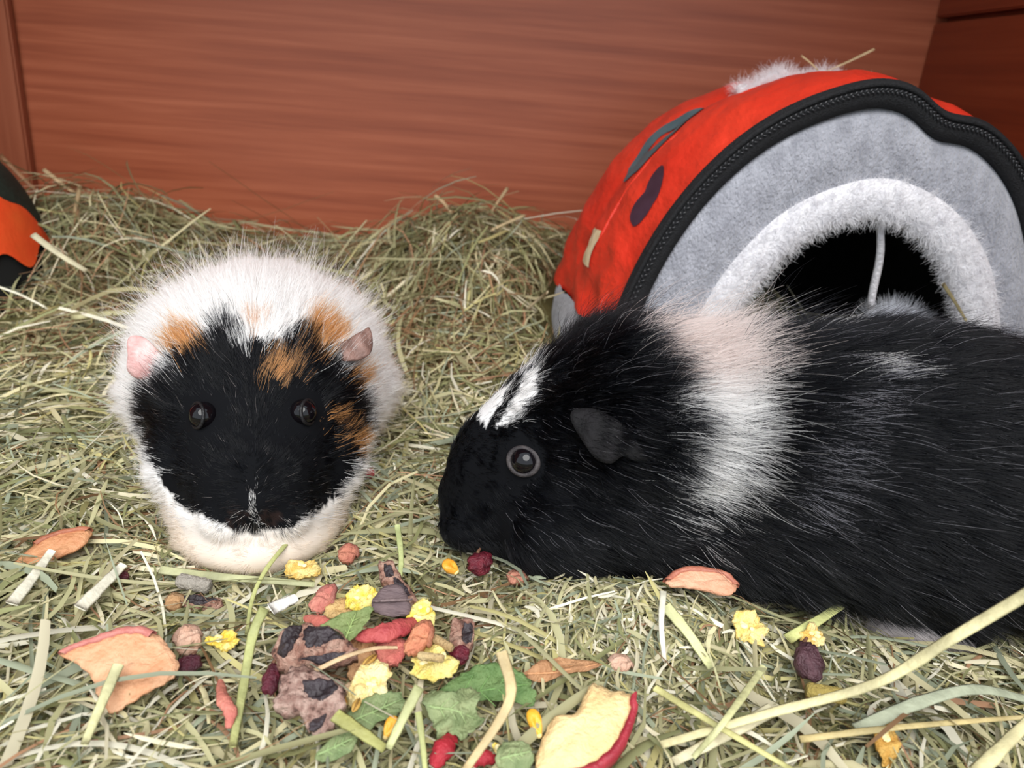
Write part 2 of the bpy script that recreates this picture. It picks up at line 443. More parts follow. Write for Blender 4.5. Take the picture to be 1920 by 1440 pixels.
M_fur = mat_hair('guinea_pig_hair', 0.30, 0.45)
M_skin = mat_attr('guinea_pig_skin', 0.85, 0.15)
M_eye, _nt, _b = nodes_of('dark_eye'); _b.inputs['Base Color'].default_value = (0.004, 0.003, 0.004, 1); _b.inputs['Roughness'].default_value = 0.03; _b.inputs['Specular IOR Level'].default_value = 0.4
M_lid = mat('eyelid_skin', (68, 62, 62), (40, 36, 38), 420, 0.6, 0.3, 900)
M_lid_dark = mat('dark_eyelid_skin', (26, 24, 26), (16, 15, 16), 300, 0.5, 0.3, 900)
M_ear_grey = mat('grey_ear_skin', (27, 25, 27), (19, 18, 19), 220, 0.75, 0.4, 700, 0.2)
M_ear_pink = mat('pink_ear_skin', (224, 186, 182), (202, 150, 146), 160, 0.5, 0.3, 700)
M_ear_brown = mat('brown_ear_skin', (140, 108, 98), (98, 72, 64), 200, 0.55, 0.4, 700)
M_nose = mat('nose_skin', (34, 26, 25), (20, 16, 16), 500, 0.45, 0.5, 1500)
M_nostril = mat('nostril', (8, 5, 5))
M_whisk = mat('whisker', (200, 200, 205), rough=0.35)
M_whisk_dark = mat('dark_whisker', (40, 38, 40), rough=0.35)
M_claw = mat('claw', (150, 130, 120), (110, 92, 84), 300, 0.4)

BLK = s2la((6, 7, 11)); WHT = s2la((249, 246, 244)); ORA = s2la((210, 148, 90)); CRM = s2la((226, 208, 188)); GRY = s2la((120, 118, 124)); PNK = s2la((230, 214, 208))

def eye_parts(parent, c, out, r, lid_m, lid=1.0):
    out = Vector(out).normalized()
    v, f = ellipsoid((0, 0, 0), (r, r, r), 28)
    eo = link('eye', mesh('eye', [Vector(c) + q for q in v], f), M_eye, parent)
    a = out.cross(Vector((0, 0, 1))).normalized(); b = a.cross(out)
    ring = []; N = 32; K = 8; V = []; F = []
    for i in range(N):
        th = 2 * math.pi * i / N
        rad = a * math.cos(th) * 1.10 + b * math.sin(th) * (0.93 if math.sin(th) > 0 else 1.0)
        wv = 1 + 0.12 * math.cos(2 * th)
        for k in range(K):
            ph = 2 * math.pi * k / K
            R = r * 0.93 * (1 + 0.05 * (wv - 1))
            V.append(Vector(c) + out * r * 0.42 + rad * (R + r * 0.17 * lid * math.cos(ph)) + out * r * 0.17 * lid * math.sin(ph))
    for i in range(N):
        for k in range(K):
            F.append((i * K + k, i * K + (k + 1) % K, ((i + 1) % N) * K + (k + 1) % K, ((i + 1) % N) * K + k))
    link('eyelid', mesh('eyelid', V, F), lid_m, eo)
    return eo
def nose_parts(parent, lift):
    z = 0.0270 + lift
    V, F = ellipsoid((0.0006, 0, z), (0.0028, 0.0036, 0.0026), 20)
    no = link('nose', mesh('nose', V, F), M_nose, parent)
    for sg in (-1, 1):
        p = [(-0.0019, sg * 0.0012, z - 0.0010), (-0.0016, sg * 0.0022, z + 0.0002), (-0.0006, sg * 0.0032, z + 0.0006)]
        v, f = tube(p, [0.0004, 0.0008, 0.0004], 8); link('nostril', mesh('nostril', v, f), M_nostril, no)
    p = [(-0.0012, 0, z - 0.0030), (-0.0012, 0, z - 0.0060), (0.0000, 0.0, z - 0.0085)]
    v, f = tube(p, 0.0005, 6); link('lip_cleft', mesh('lip_cleft', v, f), M_nostril, parent)
def whiskers(parent, lift, m, n=4, sides=(-1, 1)):
    for sg in sides:
        for k in range(n):
            b = Vector((0.006 + 0.0015 * (k % 3), sg * 0.0165, 0.017 + lift * 1.05 + 0.0022 * (k // 2)))
            L = random.uniform(0.018, 0.032)
            d = Vector((random.uniform(0.1, 0.8), sg * 1.0, random.uniform(-0.35, 0.25))).normalized()
            pts = [b + d * L * t + Vector((0.5, 0, -0.35)) * L * 0.35 * t * t for t in np.linspace(0, 1, 6)]
            v, f = tube(pts, [0.00006, 0.00006, 0.00005, 0.00004, 0.00003, 0.00001], 5)
            link('whisker', mesh('whisker', v, f), m, parent)
def smooth01(x, a, b):
    t = np.clip((x - a) / (b - a), 0, 1); return t * t * (3 - 2 * t)
def paint_body(me, coat):
    v, n, t = mesh_arrays(me)
    vcol(me, coat(v, 0.2) * 0.85)

# ---- left guinea pig: faces the camera, white back, black face, tan patches
LIFT_A = 0.0035
noseA = at_z(476, 945, 0.032)
yawA = math.atan2(1.0, -0.29)        # direction of local +x (towards the rump)
gpA = thing('guinea_pig', 'black-faced guinea pig with white back and tan patches, facing front', 'guinea pig', (noseA.x, noseA.y, 0), (0, 0, yawA), 'guinea pigs on the hay')
SQ = math.sin(math.radians(30)); CQ = math.cos(math.radians(30))
def coat_A(p, jit=1.0):
    j = jit * 0.0026
    q = p + rng.normal(0, 0.55 * j, p.shape) + np.stack([wob(p, 500, 0), wob(p, 500, 1), wob(p, 500, 2)], 1) * j
    return coat_A_regions(q, jit)
FACE_A = [(-43.9, 72.9), (-38.5, 75.5), (-33.0, 76.7), (-27.8, 83.6), (-21.7, 85.3), (-17.8, 88.5), (-14.1, 94.1), (-10.3, 98.2), (-6.7, 93.5), (-5.2, 85.5), (-5.4, 80.0), (-1.6, 84.5), (-0.1, 86.4), (3.9, 83.5), (7.8, 84.6), (12.7, 89.8), (16.9, 93.4), (21.1, 91.9), (23.4, 86.1), (27.7, 83.0), (33.1, 79.3), (37.9, 76.7), (42.1, 70.2), (44.5, 63.5), (45.0, 56.3), (39.6, 45.3), (36.0, 39.0), (31.4, 33.1), (26.2, 28.3), (19.1, 23.3), (12.9, 20.0), (6.8, 18.0), (0.8, 17.7), (-4.9, 18.9), (-10.6, 21.6), (-18.0, 25.0), (-24.9, 29.0), (-29.7, 34.8), (-34.4, 42.3), (-39.6, 50.6), (-46.3, 62.1), (-46.9, 68.6)]
TAN_A = [[(4.7, 80.8), (9.4, 82.7), (14.1, 79.3), (16.4, 73.2), (14.7, 68.0), (10.0, 66.2), (6.2, 70.4), (3.9, 74.6)],
         [(-35.4, 88.8), (-31.2, 94.8), (-26.5, 95.6), (-19.6, 89.8), (-19.2, 85.8), (-25.1, 84.0), (-30.6, 83.4)],
         [(16.9, 94.5), (19.7, 99.8), (26.2, 102.9), (30.8, 100.5), (34.2, 94.4), (35.8, 89.3), (29.5, 83.4), (23.4, 85.1), (21.1, 90.9)],
         [(37.0, 78.4), (43.9, 81.6), (47, 75.1), (39.8, 71.5), (36.7, 73.5)],
         [(19.2, 57.8), (25.0, 59.6), (32.1, 59.5), (36.9, 56.9), (31.9, 54.2), (24.9, 55.0), (19.9, 54.1)],
         [(33.5, 51.0), (42.0, 55.5), (45.3, 51.0), (38.2, 44.3), (33.3, 45.8)]]
PALE_TAN_A = [(-2.4, 98.6), (3.0, 99.4), (3.9, 94.5), (0.6, 90.8), (-2.5, 92.4)]
STRIPE_A = [(-1.0, 36), (0.6, 35), (1.3, 29), (2.0, 23.0), (-0.2, 22.5), (-0.9, 28.4)]
def coat_A_regions(q, jit):
    s, l, z = q[:, 0], -q[:, 1] * 1000, q[:, 2]       # l > 0 is image right
    v = (z * CQ + s * SQ) * 1000
    n = len(s); r = rng.uniform(0, 1, n) if jit > 0.5 else np.full(n, 0.5)
    c = np.tile(WHT, (n, 1))
    low = smooth01(-z, -0.030, -0.008)[:, None]
    c = c * (1 - low) + CRM * low
    front = s < 0.125
    blk = in_poly(l, v, FACE_A) & front
    c[blk] = BLK
    for k, P in enumerate(TAN_A if jit > 0.5 else TAN_A[1:4]):
        if jit <= 0.5: k += 1
        m = in_poly(l, v, P) & front & (r < (0.85, 0.92, 0.92, 0.9, 0.7, 0.75)[k])
        c[m] = ORA
    # soft tan halo where the black meets the white
    m = in_poly(l, v, PALE_TAN_A) & front & (r < 0.8); c[m] = 0.75 * ORA + 0.25 * WHT
    m = in_poly(l, v, STRIPE_A) & (s < 0.012) & (r < 0.85) & (jit > 0.5); c[m] = WHT
    brown = blk & (np.hypot((np.abs(l) - 5.0) / 5.5, (v - 23) / 4.0) < 1.1 - 0.9 * r) & (s < 0.012) & (rng.uniform(0, 1, n) < 0.6)
    c[brown] = s2la((40, 28, 25))
    stray = blk & (r > 0.985); c[stray] = s2la((120, 112, 110))
    return c * (1 + 0.16 * (rng.uniform(-1, 1, n) if jit > 0.5 else np.zeros(n)))[:, None]
def len_A(p):
    s = p[:, 0]; z = p[:, 2]
    L = 0.0034 + 0.0065 * smooth01(s, 0.004, 0.045) + 0.010 * smooth01(s, 0.045, 0.085) * smooth01(z, 0.045, 0.068) - 0.010 * smooth01(s, 0.10, 0.15)
    return L
def lift_A(p):
    s = p[:, 0]; z = p[:, 2]
    return 0.22 + 0.50 * smooth01(s, 0.035, 0.075) * smooth01(z, 0.045, 0.066) * (1 - smooth01(s, 0.10, 0.14))
def comb_std(p, n):
    c = np.tile(np.array([1.0, 0, 0]), (len(p), 1))
    c[:, 2] -= 0.45 * smooth01(-p[:, 2], -0.06, -0.01)
    c[:, 1] += np.sign(p[:, 1]) * 0.15
    return c
bodyA = pig_body('A', LIFT_A, 0.95, -0.014, feet=[(0.050, 0.016, 0.1, 0.012), (0.050, -0.016, -0.1, 0.012), (0.15, 0.036, 0.3, 0.03), (0.15, -0.036, -0.3, 0.03)], stretch=0.78, cheek=1.15, front_wide=0.019, chest=True, drop=0.010, pear=0.26)

# ---- right guinea pig: in profile, black with a white collar
LIFT_B = 0.0
noseB = at_z(834, 925, 0.026)
yawB = math.atan2(0.035, 1.0)
gpB = thing('guinea_pig', 'black guinea pig with white collar and forehead tuft, in profile', 'guinea pig', (noseB.x, noseB.y, 0), (0, 0, yawB), 'guinea pigs on the hay')
TUFT_B = [(8.5, 56), (14, 64), (20, 72), (26, 76), (29, 76), (28, 60), (25.5, 53), (22, 51), (18, 49.5), (13.6, 47.5), (10, 52)]
COLLAR_W = [18.0, 22.0, 27.0, 32.5, 44.0, 56.0, 62.0, 69.0, 75.0, 79.0, 90.0]
COLLAR_L = [87.0, 82.0, 80.0, 80.5, 82.0, 81.0, 79.5, 78.0, 75.5, 71.0, 67.0]
COLLAR_R = [86.0, 87.0, 90.5, 92.5, 95.5, 98.0, 99.5, 101.5, 103.0, 104.5, 104.0]
FLECK_B = [(133.5, 80.5), (141.5, 81), (145.5, 73.8), (139, 71.6), (133.4, 74.0)]
LINE_B = [(141.1, 75.6), (127.7, 60.2), (122.4, 48.8), (117.9, 39.0), (116.5, 27.0)]
def coat_B(p, jit=1.0):
    j = jit * 0.0020
    q = p + rng.normal(0, 0.4 * j, p.shape) + np.stack([wob(p, 500, 0), wob(p, 500, 1), wob(p, 500, 2)], 1) * j
    n = len(q); s = q[:, 0] * 1000; w = (q[:, 2] * 0.906 - np.abs(q[:, 1]) * 0.42) * 1000
    r = rng.uniform(0, 1, n) if jit > 0.5 else np.full(n, 0.5)
    c = np.tile(BLK, (n, 1))
    lo = np.interp(w, COLLAR_W, COLLAR_L); hi = np.interp(w, COLLAR_W, COLLAR_R)
    m = (s > lo) & (s < hi) & (r < 0.15 + smooth01(w, 20, 38)) & ((jit > 0.5) | (w > 38))
    top = smooth01(w, 60, 76)[:, None]
    c = np.where(m[:, None], WHT * (1 - top) + PNK * top, c)
    near = (~m) & (s > lo - 6) & (s < hi + 7) & (r > 0.88); c[near] = WHT * 0.8
    m = in_poly(s, w, TUFT_B); c[m & (r < 0.93)] = WHT
    gap = m & (np.abs((s - 20.0) - (w - 60) * 0.45) < 1.5); c[gap] = BLK
    m = in_poly(s, w, FLECK_B); c[m & (r < 0.55) & (jit > 0.5)] = WHT * 0.9
    ls = np.interp(w, [a[1] for a in LINE_B[::-1]], [a[0] for a in LINE_B[::-1]])
    d = np.abs(s - ls); m = (d < 7) & (w > 24) & (w < 78) & (r < 0.30 * (1 - d / 9)); c[m] = GRY * 2.0
    foot = (q[:, 2] < 0.009) & (s > 130) & (s < 175); c[foot] = s2la((196, 188, 188))
    stray = (r > 0.975) & (s > 20); c[stray] = GRY * 1.1
    return c * (1 + 0.25 * (rng.uniform(-1, 1, n) if jit > 0.5 else np.zeros(n)))[:, None]
def len_B(p):
    s = p[:, 0]; z = p[:, 2]
    return 0.0030 + 0.0065 * smooth01(s, 0.004, 0.045) + 0.009 * smooth01(s, 0.03, 0.07) * smooth01(z, 0.045, 0.07) * (1 - smooth01(s, 0.09, 0.13)) + 0.003 * smooth01(s, 0.06, 0.1)
def lift_B(p):
    s = p[:, 0]; z = p[:, 2]
    return 0.20 + 0.48 * smooth01(s, 0.012, 0.05) * smooth01(z, 0.045, 0.068) * (1 - smooth01(s, 0.085, 0.12))
bodyB = pig_body('B', LIFT_B, 1.06, 0.005, feet=[(0.060, 0.020, 0.1, 0.012), (0.060, -0.020, -0.1, 0.012), (0.172, 0.037, 0.25, 0.024), (0.172, -0.037, -0.25, 0.024)], crest=0.011, rise=0.008)
#MARK_PIGS_END
def ear_at(parent, outline_mm, org, e1, e2, m, curl=0.004, fold=0.0):
    me = ear_mesh([(a * 0.001, b * 0.001) for a, b in outline_mm], curl=curl, fold=fold)
    place_xform(me, e1, e2, org)
    return link('ear', me, m, parent)
FUR_DENSITY = 1.0
def near_eye(p, eyes, r=0.0062):
    m = np.zeros(len(p))
    for e in eyes: m = np.maximum(m, np.exp(-(np.linalg.norm(p - np.array(e), axis=1) / r) ** 4))
    return m
def dress(gp, body, coat, lift, length, liftf, eyes, n):
    paint_body(body, coat)
    link('body', body, M_skin, gp)
    nose_parts(gp, lift)
    whiskers(gp, lift, M_whisk if gp is gpA else M_whisk_dark)
    ln = lambda p: length(p) * (1 - 0.86 * near_eye(p + np.array([0.003, 0, 0]), eyes, 0.0095)) * (0.35 + 0.65 * smooth01(p[:, 2] + 0.012 * (p[:, 0] < 0.07), 0.003, 0.02))
    wt = lambda p: (1 - 0.97 * (near_eye(p, eyes, 0.0062) > 0.4)) * (0.25 + 0.75 * smooth01(p[:, 2] + 0.012 * (p[:, 0] < 0.07), 0.004, 0.02)) * (1 + 1.3 * (p[:, 0] < 0.06))
    grow('coat', body, int(n * FUR_DENSITY), coat, ln, liftf, comb_std, M_fur, gp, rad=0.00007, weight=wt, clump=0.8)
    gl = lambda p: ln(p) * 1.7
    grow('guard_hair', body, int(n * 0.09 * FUR_DENSITY), coat, gl, lambda p: liftf(p) * 1.15, comb_std, M_fur, gp, rad=0.000065, weight=wt, frizz=0.35, clump=0.55, cell=0.004)
EYES_A = [(0.0218, 0.0160, 0.0540), (0.0218, -0.0160, 0.0540)]
for e in EYES_A: eye_parts(gpA, e, (-0.42, 0.85 * (1 if e[1] > 0 else -1), 0.28), 0.0046, M_lid_dark, 0.8)
ear_at(gpA, [(-8, -2), (-2, -6), (4, -6.5), (6.5, -4), (4, 1), (2, 7), (-4, 7), (-8, 3)], (0.054, 0.0385, 0.0630), (0.25, 0.75, 0.35), (-0.15, 0.35, -0.9), M_ear_pink, -0.004)
ear_at(gpA, [(-9, -2), (-2, -4), (4, -5.5), (7, -6), (6, 0), (3, 4), (-2, 5), (-8, 3)], (0.052, -0.0360, 0.0660), (0.25, -0.8, 0.15), (-0.45, -0.35, -0.8), M_ear_brown, 0.005, 0.3)
dress(gpA, bodyA, coat_A, LIFT_A, len_A, lift_A, EYES_A, 210000)
# the thin white mark down the nose
grow('nose_mark', bodyA, 170, lambda p: np.tile(WHT, (len(p), 1)), lambda p: np.full(len(p), 0.0034), lambda p: np.full(len(p), 0.45), lambda p, n: np.tile(np.array([0.5, 0.0, 1.0]), (len(p), 1)), M_fur, gpA, rad=0.00008,
     weight=lambda p: (in_poly(-p[:, 1] * 1000, p[:, 2] * 1000, [(-0.9, 35), (0.3, 35), (1.4, 29), (1.8, 24.5), (0.4, 24.0), (-0.3, 29)]) & (p[:, 0] < 0.012)) * 1.0 + 1e-9)
EYES_B = [(0.0262, -0.0216, 0.0524), (0.0262, 0.0216, 0.0524)]
for e in EYES_B: eye_parts(gpB, e, (-0.36, 0.86 * (1 if e[1] > 0 else -1), 0.34), 0.0048, M_lid, 1.05)
OB = [(a * 0.92, b * 0.85) for a, b in [(-12.5, -6.3), (-6, -8), (4.5, -4.5), (10, 1), (14.3, 5.4), (10, 7), (6, 6.3), (2.7, 9.8), (-2.7, 9), (-9, 2.7), (-13, -2.7)]]
ear_at(gpB, OB, (0.0495, -0.0335, 0.0690), (0.96, -0.20, -0.06), (0.0, -0.50, -0.86), M_ear_grey, 0.003)
ear_at(gpB, [(-a, b) for a, b in OB], (0.0495, 0.0335, 0.0690), (-0.96, -0.20, 0.06), (0.0, 0.50, -0.86), M_ear_grey, 0.003)
dress(gpB, bodyB, coat_B, LIFT_B, len_B, lift_B, EYES_B, 240000)

# ------------------------------------------------------------------ ground outside the open front
plank('ground', (-6, -8, -0.62), (6, 3, -0.60), mat('lawn', (60, 72, 40), (84, 92, 56), 3.0, 0.9), 0.0)

# ------------------------------------------------------------------ hay bed
MOUNDS = [(-0.035, 0.545, 0.085, 0.085, 0.066), (-0.30, 0.545, 0.10, 0.075, 0.056), (-0.16, 0.60, 0.08, 0.06, 0.016), (0.06, 0.60, 0.06, 0.05, 0.03),
          (0.045, 0.205, 0.05, 0.022, 0.010), (-0.19, 0.27, 0.05, 0.06, 0.006), (0.03, 0.40, 0.07, 0.07, 0.012), (0.10, 0.165, 0.05, 0.02, 0.004), (0.135, 0.495, 0.05, 0.036, 0.046)]
def gz(x, y):
    x = np.asarray(x, float); y = np.asarray(y, float)
    h = np.zeros_like(x) - 0.0015
    for (a, b, sa, sb, H) in MOUNDS: h = h + H * np.exp(-((x - a) / sa) ** 2 - ((y - b) / sb) ** 2)
    sh = x.shape
    return h + 0.0022 * fbm2(x.ravel(), y.ravel(), 70, 1).reshape(sh) * smooth01(y, 0.1, 0.13)
xs = np.linspace(XL + 0.002, XR - 0.001, 240); ys = np.linspace(0.075, WY - 0.001, 190)
gx, gy = np.meshgrid(xs, ys, indexing='ij')
gv = np.stack([gx.ravel(), gy.ravel(), gz(gx.ravel(), gy.ravel()) - 0.004], 1)
bed_q = np.array(grid_faces(240, 190))
# where the animals and the houses stand
OCC_N = 500; OCC_X0 = -0.6; OCC_Y0 = 0.0; OCC_S = 0.9 / OCC_N
def occ_grid(): return np.zeros((OCC_N, OCC_N), bool)
def occ_add(occ, pts, grow_px=1):
    i = ((pts[:, 0] - OCC_X0) / OCC_S).astype(int); j = ((pts[:, 1] - OCC_Y0) / OCC_S).astype(int)
    ok = (i > 3) & (i < OCC_N - 4) & (j > 3) & (j < OCC_N - 4); i, j = i[ok], j[ok]
    for a in range(-grow_px, grow_px + 1):
        for b in range(-grow_px, grow_px + 1): occ[i + a, j + b] = True
def occ_hit(occ, x, y):
    i = np.clip(((x - OCC_X0) / OCC_S).astype(int), 0, OCC_N - 1); j = np.clip(((y - OCC_Y0) / OCC_S).astype(int), 0, OCC_N - 1)
    return occ[i, j]
occ = occ_grid(); LOW = np.full((OCC_N, OCC_N), 9.0)
for gp, body in ((gpA, bodyA), (gpB, bodyB)):
    v, n, t = mesh_arrays(body); v = np.concatenate([v, (v[t[:, 0]] + v[t[:, 1]]) / 2])
    mw = Matrix.LocRotScale(gp.location, gp.rotation_euler, None); R = np.array(mw.to_3x3()); T = np.array(mw.translation)
    wv = v @ R.T + T
    occ_add(occ, wv[wv[:, 2] < 0.016], 1)
    for da in (-1, 0, 1):
        for db in (-1, 0, 1):
            i = ((wv[:, 0] - OCC_X0) / OCC_S).astype(int) + da; j = ((wv[:, 1] - OCC_Y0) / OCC_S).astype(int) + db
            np.minimum.at(LOW, (np.clip(i, 0, OCC_N - 1), np.clip(j, 0, OCC_N - 1)), wv[:, 2])

HAY = s2la([(164, 162, 118), (186, 182, 136), (140, 142, 96), (208, 200, 154), (222, 214, 178), (158, 124, 88), (132, 102, 70), (232, 228, 200), (156, 164, 136), (196, 188, 126), (112, 108, 72), (176, 136, 102)])
HAY_W = np.array([15, 15, 11, 13, 11, 3, 2, 9, 11, 6, 8, 3.0]); HAY_W /= HAY_W.sum()
HAY_WB = np.array([12, 10, 10, 9, 4, 9, 9, 2, 5, 3, 15, 7.0]); HAY_WB /= HAY_WB.sum()
M_hay = mat_attr('hay_blade', 0.65, 0.3, 0.22)
def hay_blades(N, xr, yr, L_mu, W_mu, layer, pitch_sd, seg=4, inside=False, weights=HAY_W, dens=None, vfold=0.35):
    x = rng.uniform(*xr, N); y = rng.uniform(*yr, N)
    if dens is not None:
        k = rng.uniform(0, 1, N) < dens(x, y); x, y = x[k], y[k]; N = len(x)
    L = L_mu * np.clip(rng.lognormal(0, 0.42, N), 0.3, 2.1); W = W_mu * np.clip(rng.lognormal(0, 0.40, N), 0.4, 1.8)
    az = rng.uniform(0, 2 * np.pi, N); pit = np.abs(rng.normal(0, pitch_sd, N)) * rng.choice([1, 1, -0.4], N)
    bend = rng.normal(0, 0.5, N); droop = rng.uniform(0, 0.35, N)
    off = layer * rng.beta(1.3, 1.6, N)
    t = np.linspace(-0.5, 0.5, seg + 1)[None, :]
    ca, sa = np.cos(az)[:, None], np.sin(az)[:, None]
    a = L[:, None] * t; b = L[:, None] * bend[:, None] * (t ** 2 - 0.08)
    px = x[:, None] + ca * a - sa * b; py = y[:, None] + sa * a + ca * b
    pz = gz(px.ravel(), py.ravel()).reshape(px.shape) + off[:, None] + (t + 0.35) * L[:, None] * np.sin(pit)[:, None] - droop[:, None] * L[:, None] * t ** 2
    floor = gz(px.ravel(), py.ravel()).reshape(px.shape) - 0.002
    pz = np.maximum(pz, floor)
    hit = pz > occ_hit(LOW, px.ravel(), py.ravel()).reshape(px.shape) + 0.0035
    bad = hit.any(1) | (py > WY - 0.003).any(1) | (px > XR - 0.003).any(1) | (px < XL + 0.003).any(1) | (py < 0.06).any(1)
    if not inside: bad |= (hut_hit(px, py, pz)).any(1)
    k = ~bad; px, py, pz, W, az, L = px[k], py[k], pz[k], W[k], az[k], L[k]; N = len(W)
    ci = rng.choice(len(HAY), N, p=weights); W = np.where(np.isin(ci, (5, 6, 10, 11)), W * 0.6, W)
    roll = rng.normal(0, 0.6, N)
    taper = (1 - np.abs(np.linspace(-1, 1, seg + 1)) ** 3 * rng.uniform(0.1, 0.95, N)[:, None])
    wx = -np.sin(az) * np.cos(roll); wy = np.cos(az) * np.cos(roll); wz = np.sin(roll)
    half = (W / 2)[:, None] * taper
    Pc = np.stack([px, py, pz], 2); wd = np.stack([wx, wy, wz], 1)[:, None, :] * half[:, :, None]
    up = np.zeros_like(Pc); up[:, :, 2] = half * rng.uniform(-vfold, vfold * 2, N)[:, None]
    V = np.stack([Pc - wd, Pc + up, Pc + wd], 2)          # N, seg+1, 3, 3
    base = (np.arange(N) * (seg + 1) * 3)[:, None, None]
    i = np.arange(seg)[None, :, None] * 3; j = np.arange(2)[None, None, :]
    q = np.stack([base + i + j, base + i + j + 1, base + i + 3 + j + 1, base + i + 3 + j], -1).reshape(-1, 4)
    c = HAY[ci] * rng.uniform(0.75, 1.2, N)[:, None]
    c = c * np.array([1.0, 0.985, 1.05]); C = np.repeat(c, (seg + 1) * 3, axis=0)
    return V.reshape(-1, 3), q, C
def join_np(parts):
    V = []; Q = []; C = []; o = 0
    for v, q, c in parts: V.append(v); Q.append(q + o); C.append(c); o += len(v)
    return np.concatenate(V), np.concatenate(Q), np.concatenate(C)

# ------------------------------------------------------------------ red soft house
HX, HY, HDEP = 0.158, 0.385, 0.185
def arch(phi, k=1.0):
    """front outline: phi 0 = left foot, pi = right foot"""
    phi = np.asarray(phi, float)
    r = 1 - 0.030 * np.exp(-((phi - 1.80) / 0.11) ** 2) + 0.012 * np.exp(-((phi - 1.52) / 0.16) ** 2) + 0.012 * np.exp(-((phi - 2.15) / 0.2) ** 2)
    r = 1 + (r - 1) * k
    return -0.1145 * np.cos(phi) * r, 0.173 * np.abs(np.sin(phi)) ** 0.96 * r
def shell(phi, v, off=0.0):
    phi = np.asarray(phi, float); v = np.asarray(v, float)
    x, z = arch(phi, np.clip(1 - v * 3, 0, 1))
    z = z * (np.abs(np.sin(phi)) + 1e-6) ** (-0.16 * np.sin(np.pi * np.clip(v / 0.9, 0, 1)))
    # the back rounds off
    rr = np.where(v < 0.58, 1.0, np.sqrt(np.clip(1 - ((v - 0.58) / 0.42) ** 2, 0.0, 1)) * 0.9 + 0.1 * (1 - np.clip((v - 0.58) / 0.42, 0, 1)))
    wx = (1 + 0.07 * np.sin(np.pi * np.clip(v, 0, 1) * 0.8)) * rr; wz = (1 - 0.02 * v + 0.02 * np.sin(np.pi * np.clip(v / 0.4, 0, 1))) * (0.25 + 0.75 * rr)
    x = x * wx - 0.014 * smooth01(v, 0.0, 0.6); z = z * wz
    ln = np.sqrt(x * x + z * z) + 1e-9
    x = x * (1 + off / ln); z = z * (1 + off / ln)
    return np.stack([HX + x, HY + HDEP * v, z], -1)
def hut_hit(px, py, pz):
    v = (py - HY) / HDEP
    inb = (v > -0.05) & (v < 1.05)
    cx = HX - 0.014 * smooth01(np.clip(v, 0, 1), 0, 0.6)
    rx = 0.125 * np.where(v < 0.62, 1.0, np.sqrt(np.clip(1 - ((v - 0.62) / 0.40) ** 2, 0.05, 1)))
    d = np.sqrt(((px - cx) / rx) ** 2 + (np.maximum(pz, 0) / 0.18) ** 2)
    return inb & (d < 1.02)
hut = thing('soft_house', 'red padded pet house with grey plush front and white fleece doorway', 'pet house', (HX, HY, 0))
def in_hut(me):
    me.transform(Matrix.Translation((-HX, -HY, 0))); return me
M_red = mat('red_nylon', (226, 62, 40), (206, 46, 30), 18, 0.40, 1.0, 42, 0.5, bdist=0.006, stretch=(1, 0.55, 1))
M_greyplush = mat('grey_plush', (176, 177, 186), (150, 151, 160), 160, 0.95, 1.0, 900, 0.1, sheen=0.6, stretch=(1, 1, 0.5))
M_tape = mat('black_zip_tape', (26, 27, 30), (18, 18, 20), 600, 0.75, 0.5, 1600)
M_teeth = mat('zip_teeth', (40, 40, 43), rough=0.3)
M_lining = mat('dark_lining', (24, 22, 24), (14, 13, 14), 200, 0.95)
M_fleece = mat('fleece_base', (232, 230, 232), (216, 214, 218), 200, 0.95, 0.6, 600)
M_fleece_hair = mat_hair('fleece_pile', 0.6, 0.8)
M_teal = mat('teal_print', (84, 106, 112), (74, 94, 100), 120, 0.5)
M_plum = mat('plum_print', (70, 48, 62), (60, 40, 52), 120, 0.5)
M_cream = mat('cream_tag', (226, 208, 172), (206, 184, 144), 200, 0.7)
NU, NV = 120, 60
BASEZ = 0.044
def phi_of_z(v, zt):
    ph = np.linspace(0.0, 1.3, 200); p = shell(ph, np.full(200, v)); k = np.argmax(p[:, 2] > zt)
    return ph[k] if p[:, 2].max() > zt else 1.4
def shell_grid(plo, phi_hi, nu, nv, off, vmax=0.985, wr=0.0, v0=0.0):
    V = []
    for i in range(nu):
        for j in range(nv):
            v = v0 + (vmax - v0) * j / (nv - 1)
            a, b = plo(v), phi_hi(v)
            V.append((a + (b - a) * i / (nu - 1), v))
    V = np.array(V); P = shell(V[:, 0], V[:, 1], off)
    if wr:
        d = P - np.array([HX - 0.012, HY + 0.09, 0.04]); d = unit(d)
        # creases fanning from the seam, more at the lower left
        crz = np.abs(wob(P * np.array([1, 0.7, 1.0]), 95, 0)) ** 0.7 * 0.9 + wob(P, 210, 1) * 0.35
        puff = np.sin(np.pi * np.clip(V[:, 1] / 0.40, 0, 1)) * 0.004 + np.sin(np.pi * np.clip((V[:, 1] - 0.40) / 0.55, 0, 1)) * 0.004
        amp = wr * (0.6 + 0.8 * smooth01(-P[:, 2], -0.13, -0.05)) * smooth01(V[:, 1], 0.0, 0.05)
        P = P + d * (puff - crz * amp)[:, None]
    return P
P = shell_grid(lambda v: phi_of_z(v, BASEZ), lambda v: math.pi - phi_of_z(v, BASEZ), NU, NV, 0.0, wr=0.0026)
shell_o = link('shell', in_hut(mesh('shell', P, grid_faces(NU, NV))), M_red, hut)
for sidei in (0, 1):
    if sidei == 0: P = shell_grid(lambda v: 0.0, lambda v: phi_of_z(v, BASEZ + 0.001), 14, NV, 0.001)
    else: P = shell_grid(lambda v: math.pi - phi_of_z(v, BASEZ + 0.001), lambda v: math.pi, 14, NV, 0.001)
    link('base_band', in_hut(mesh('base_band', P, grid_faces(14, NV))), M_greyplush, hut)
P = shell_grid(lambda v: 0.0, lambda v: math.pi, 60, 30, -0.010, 0.93)
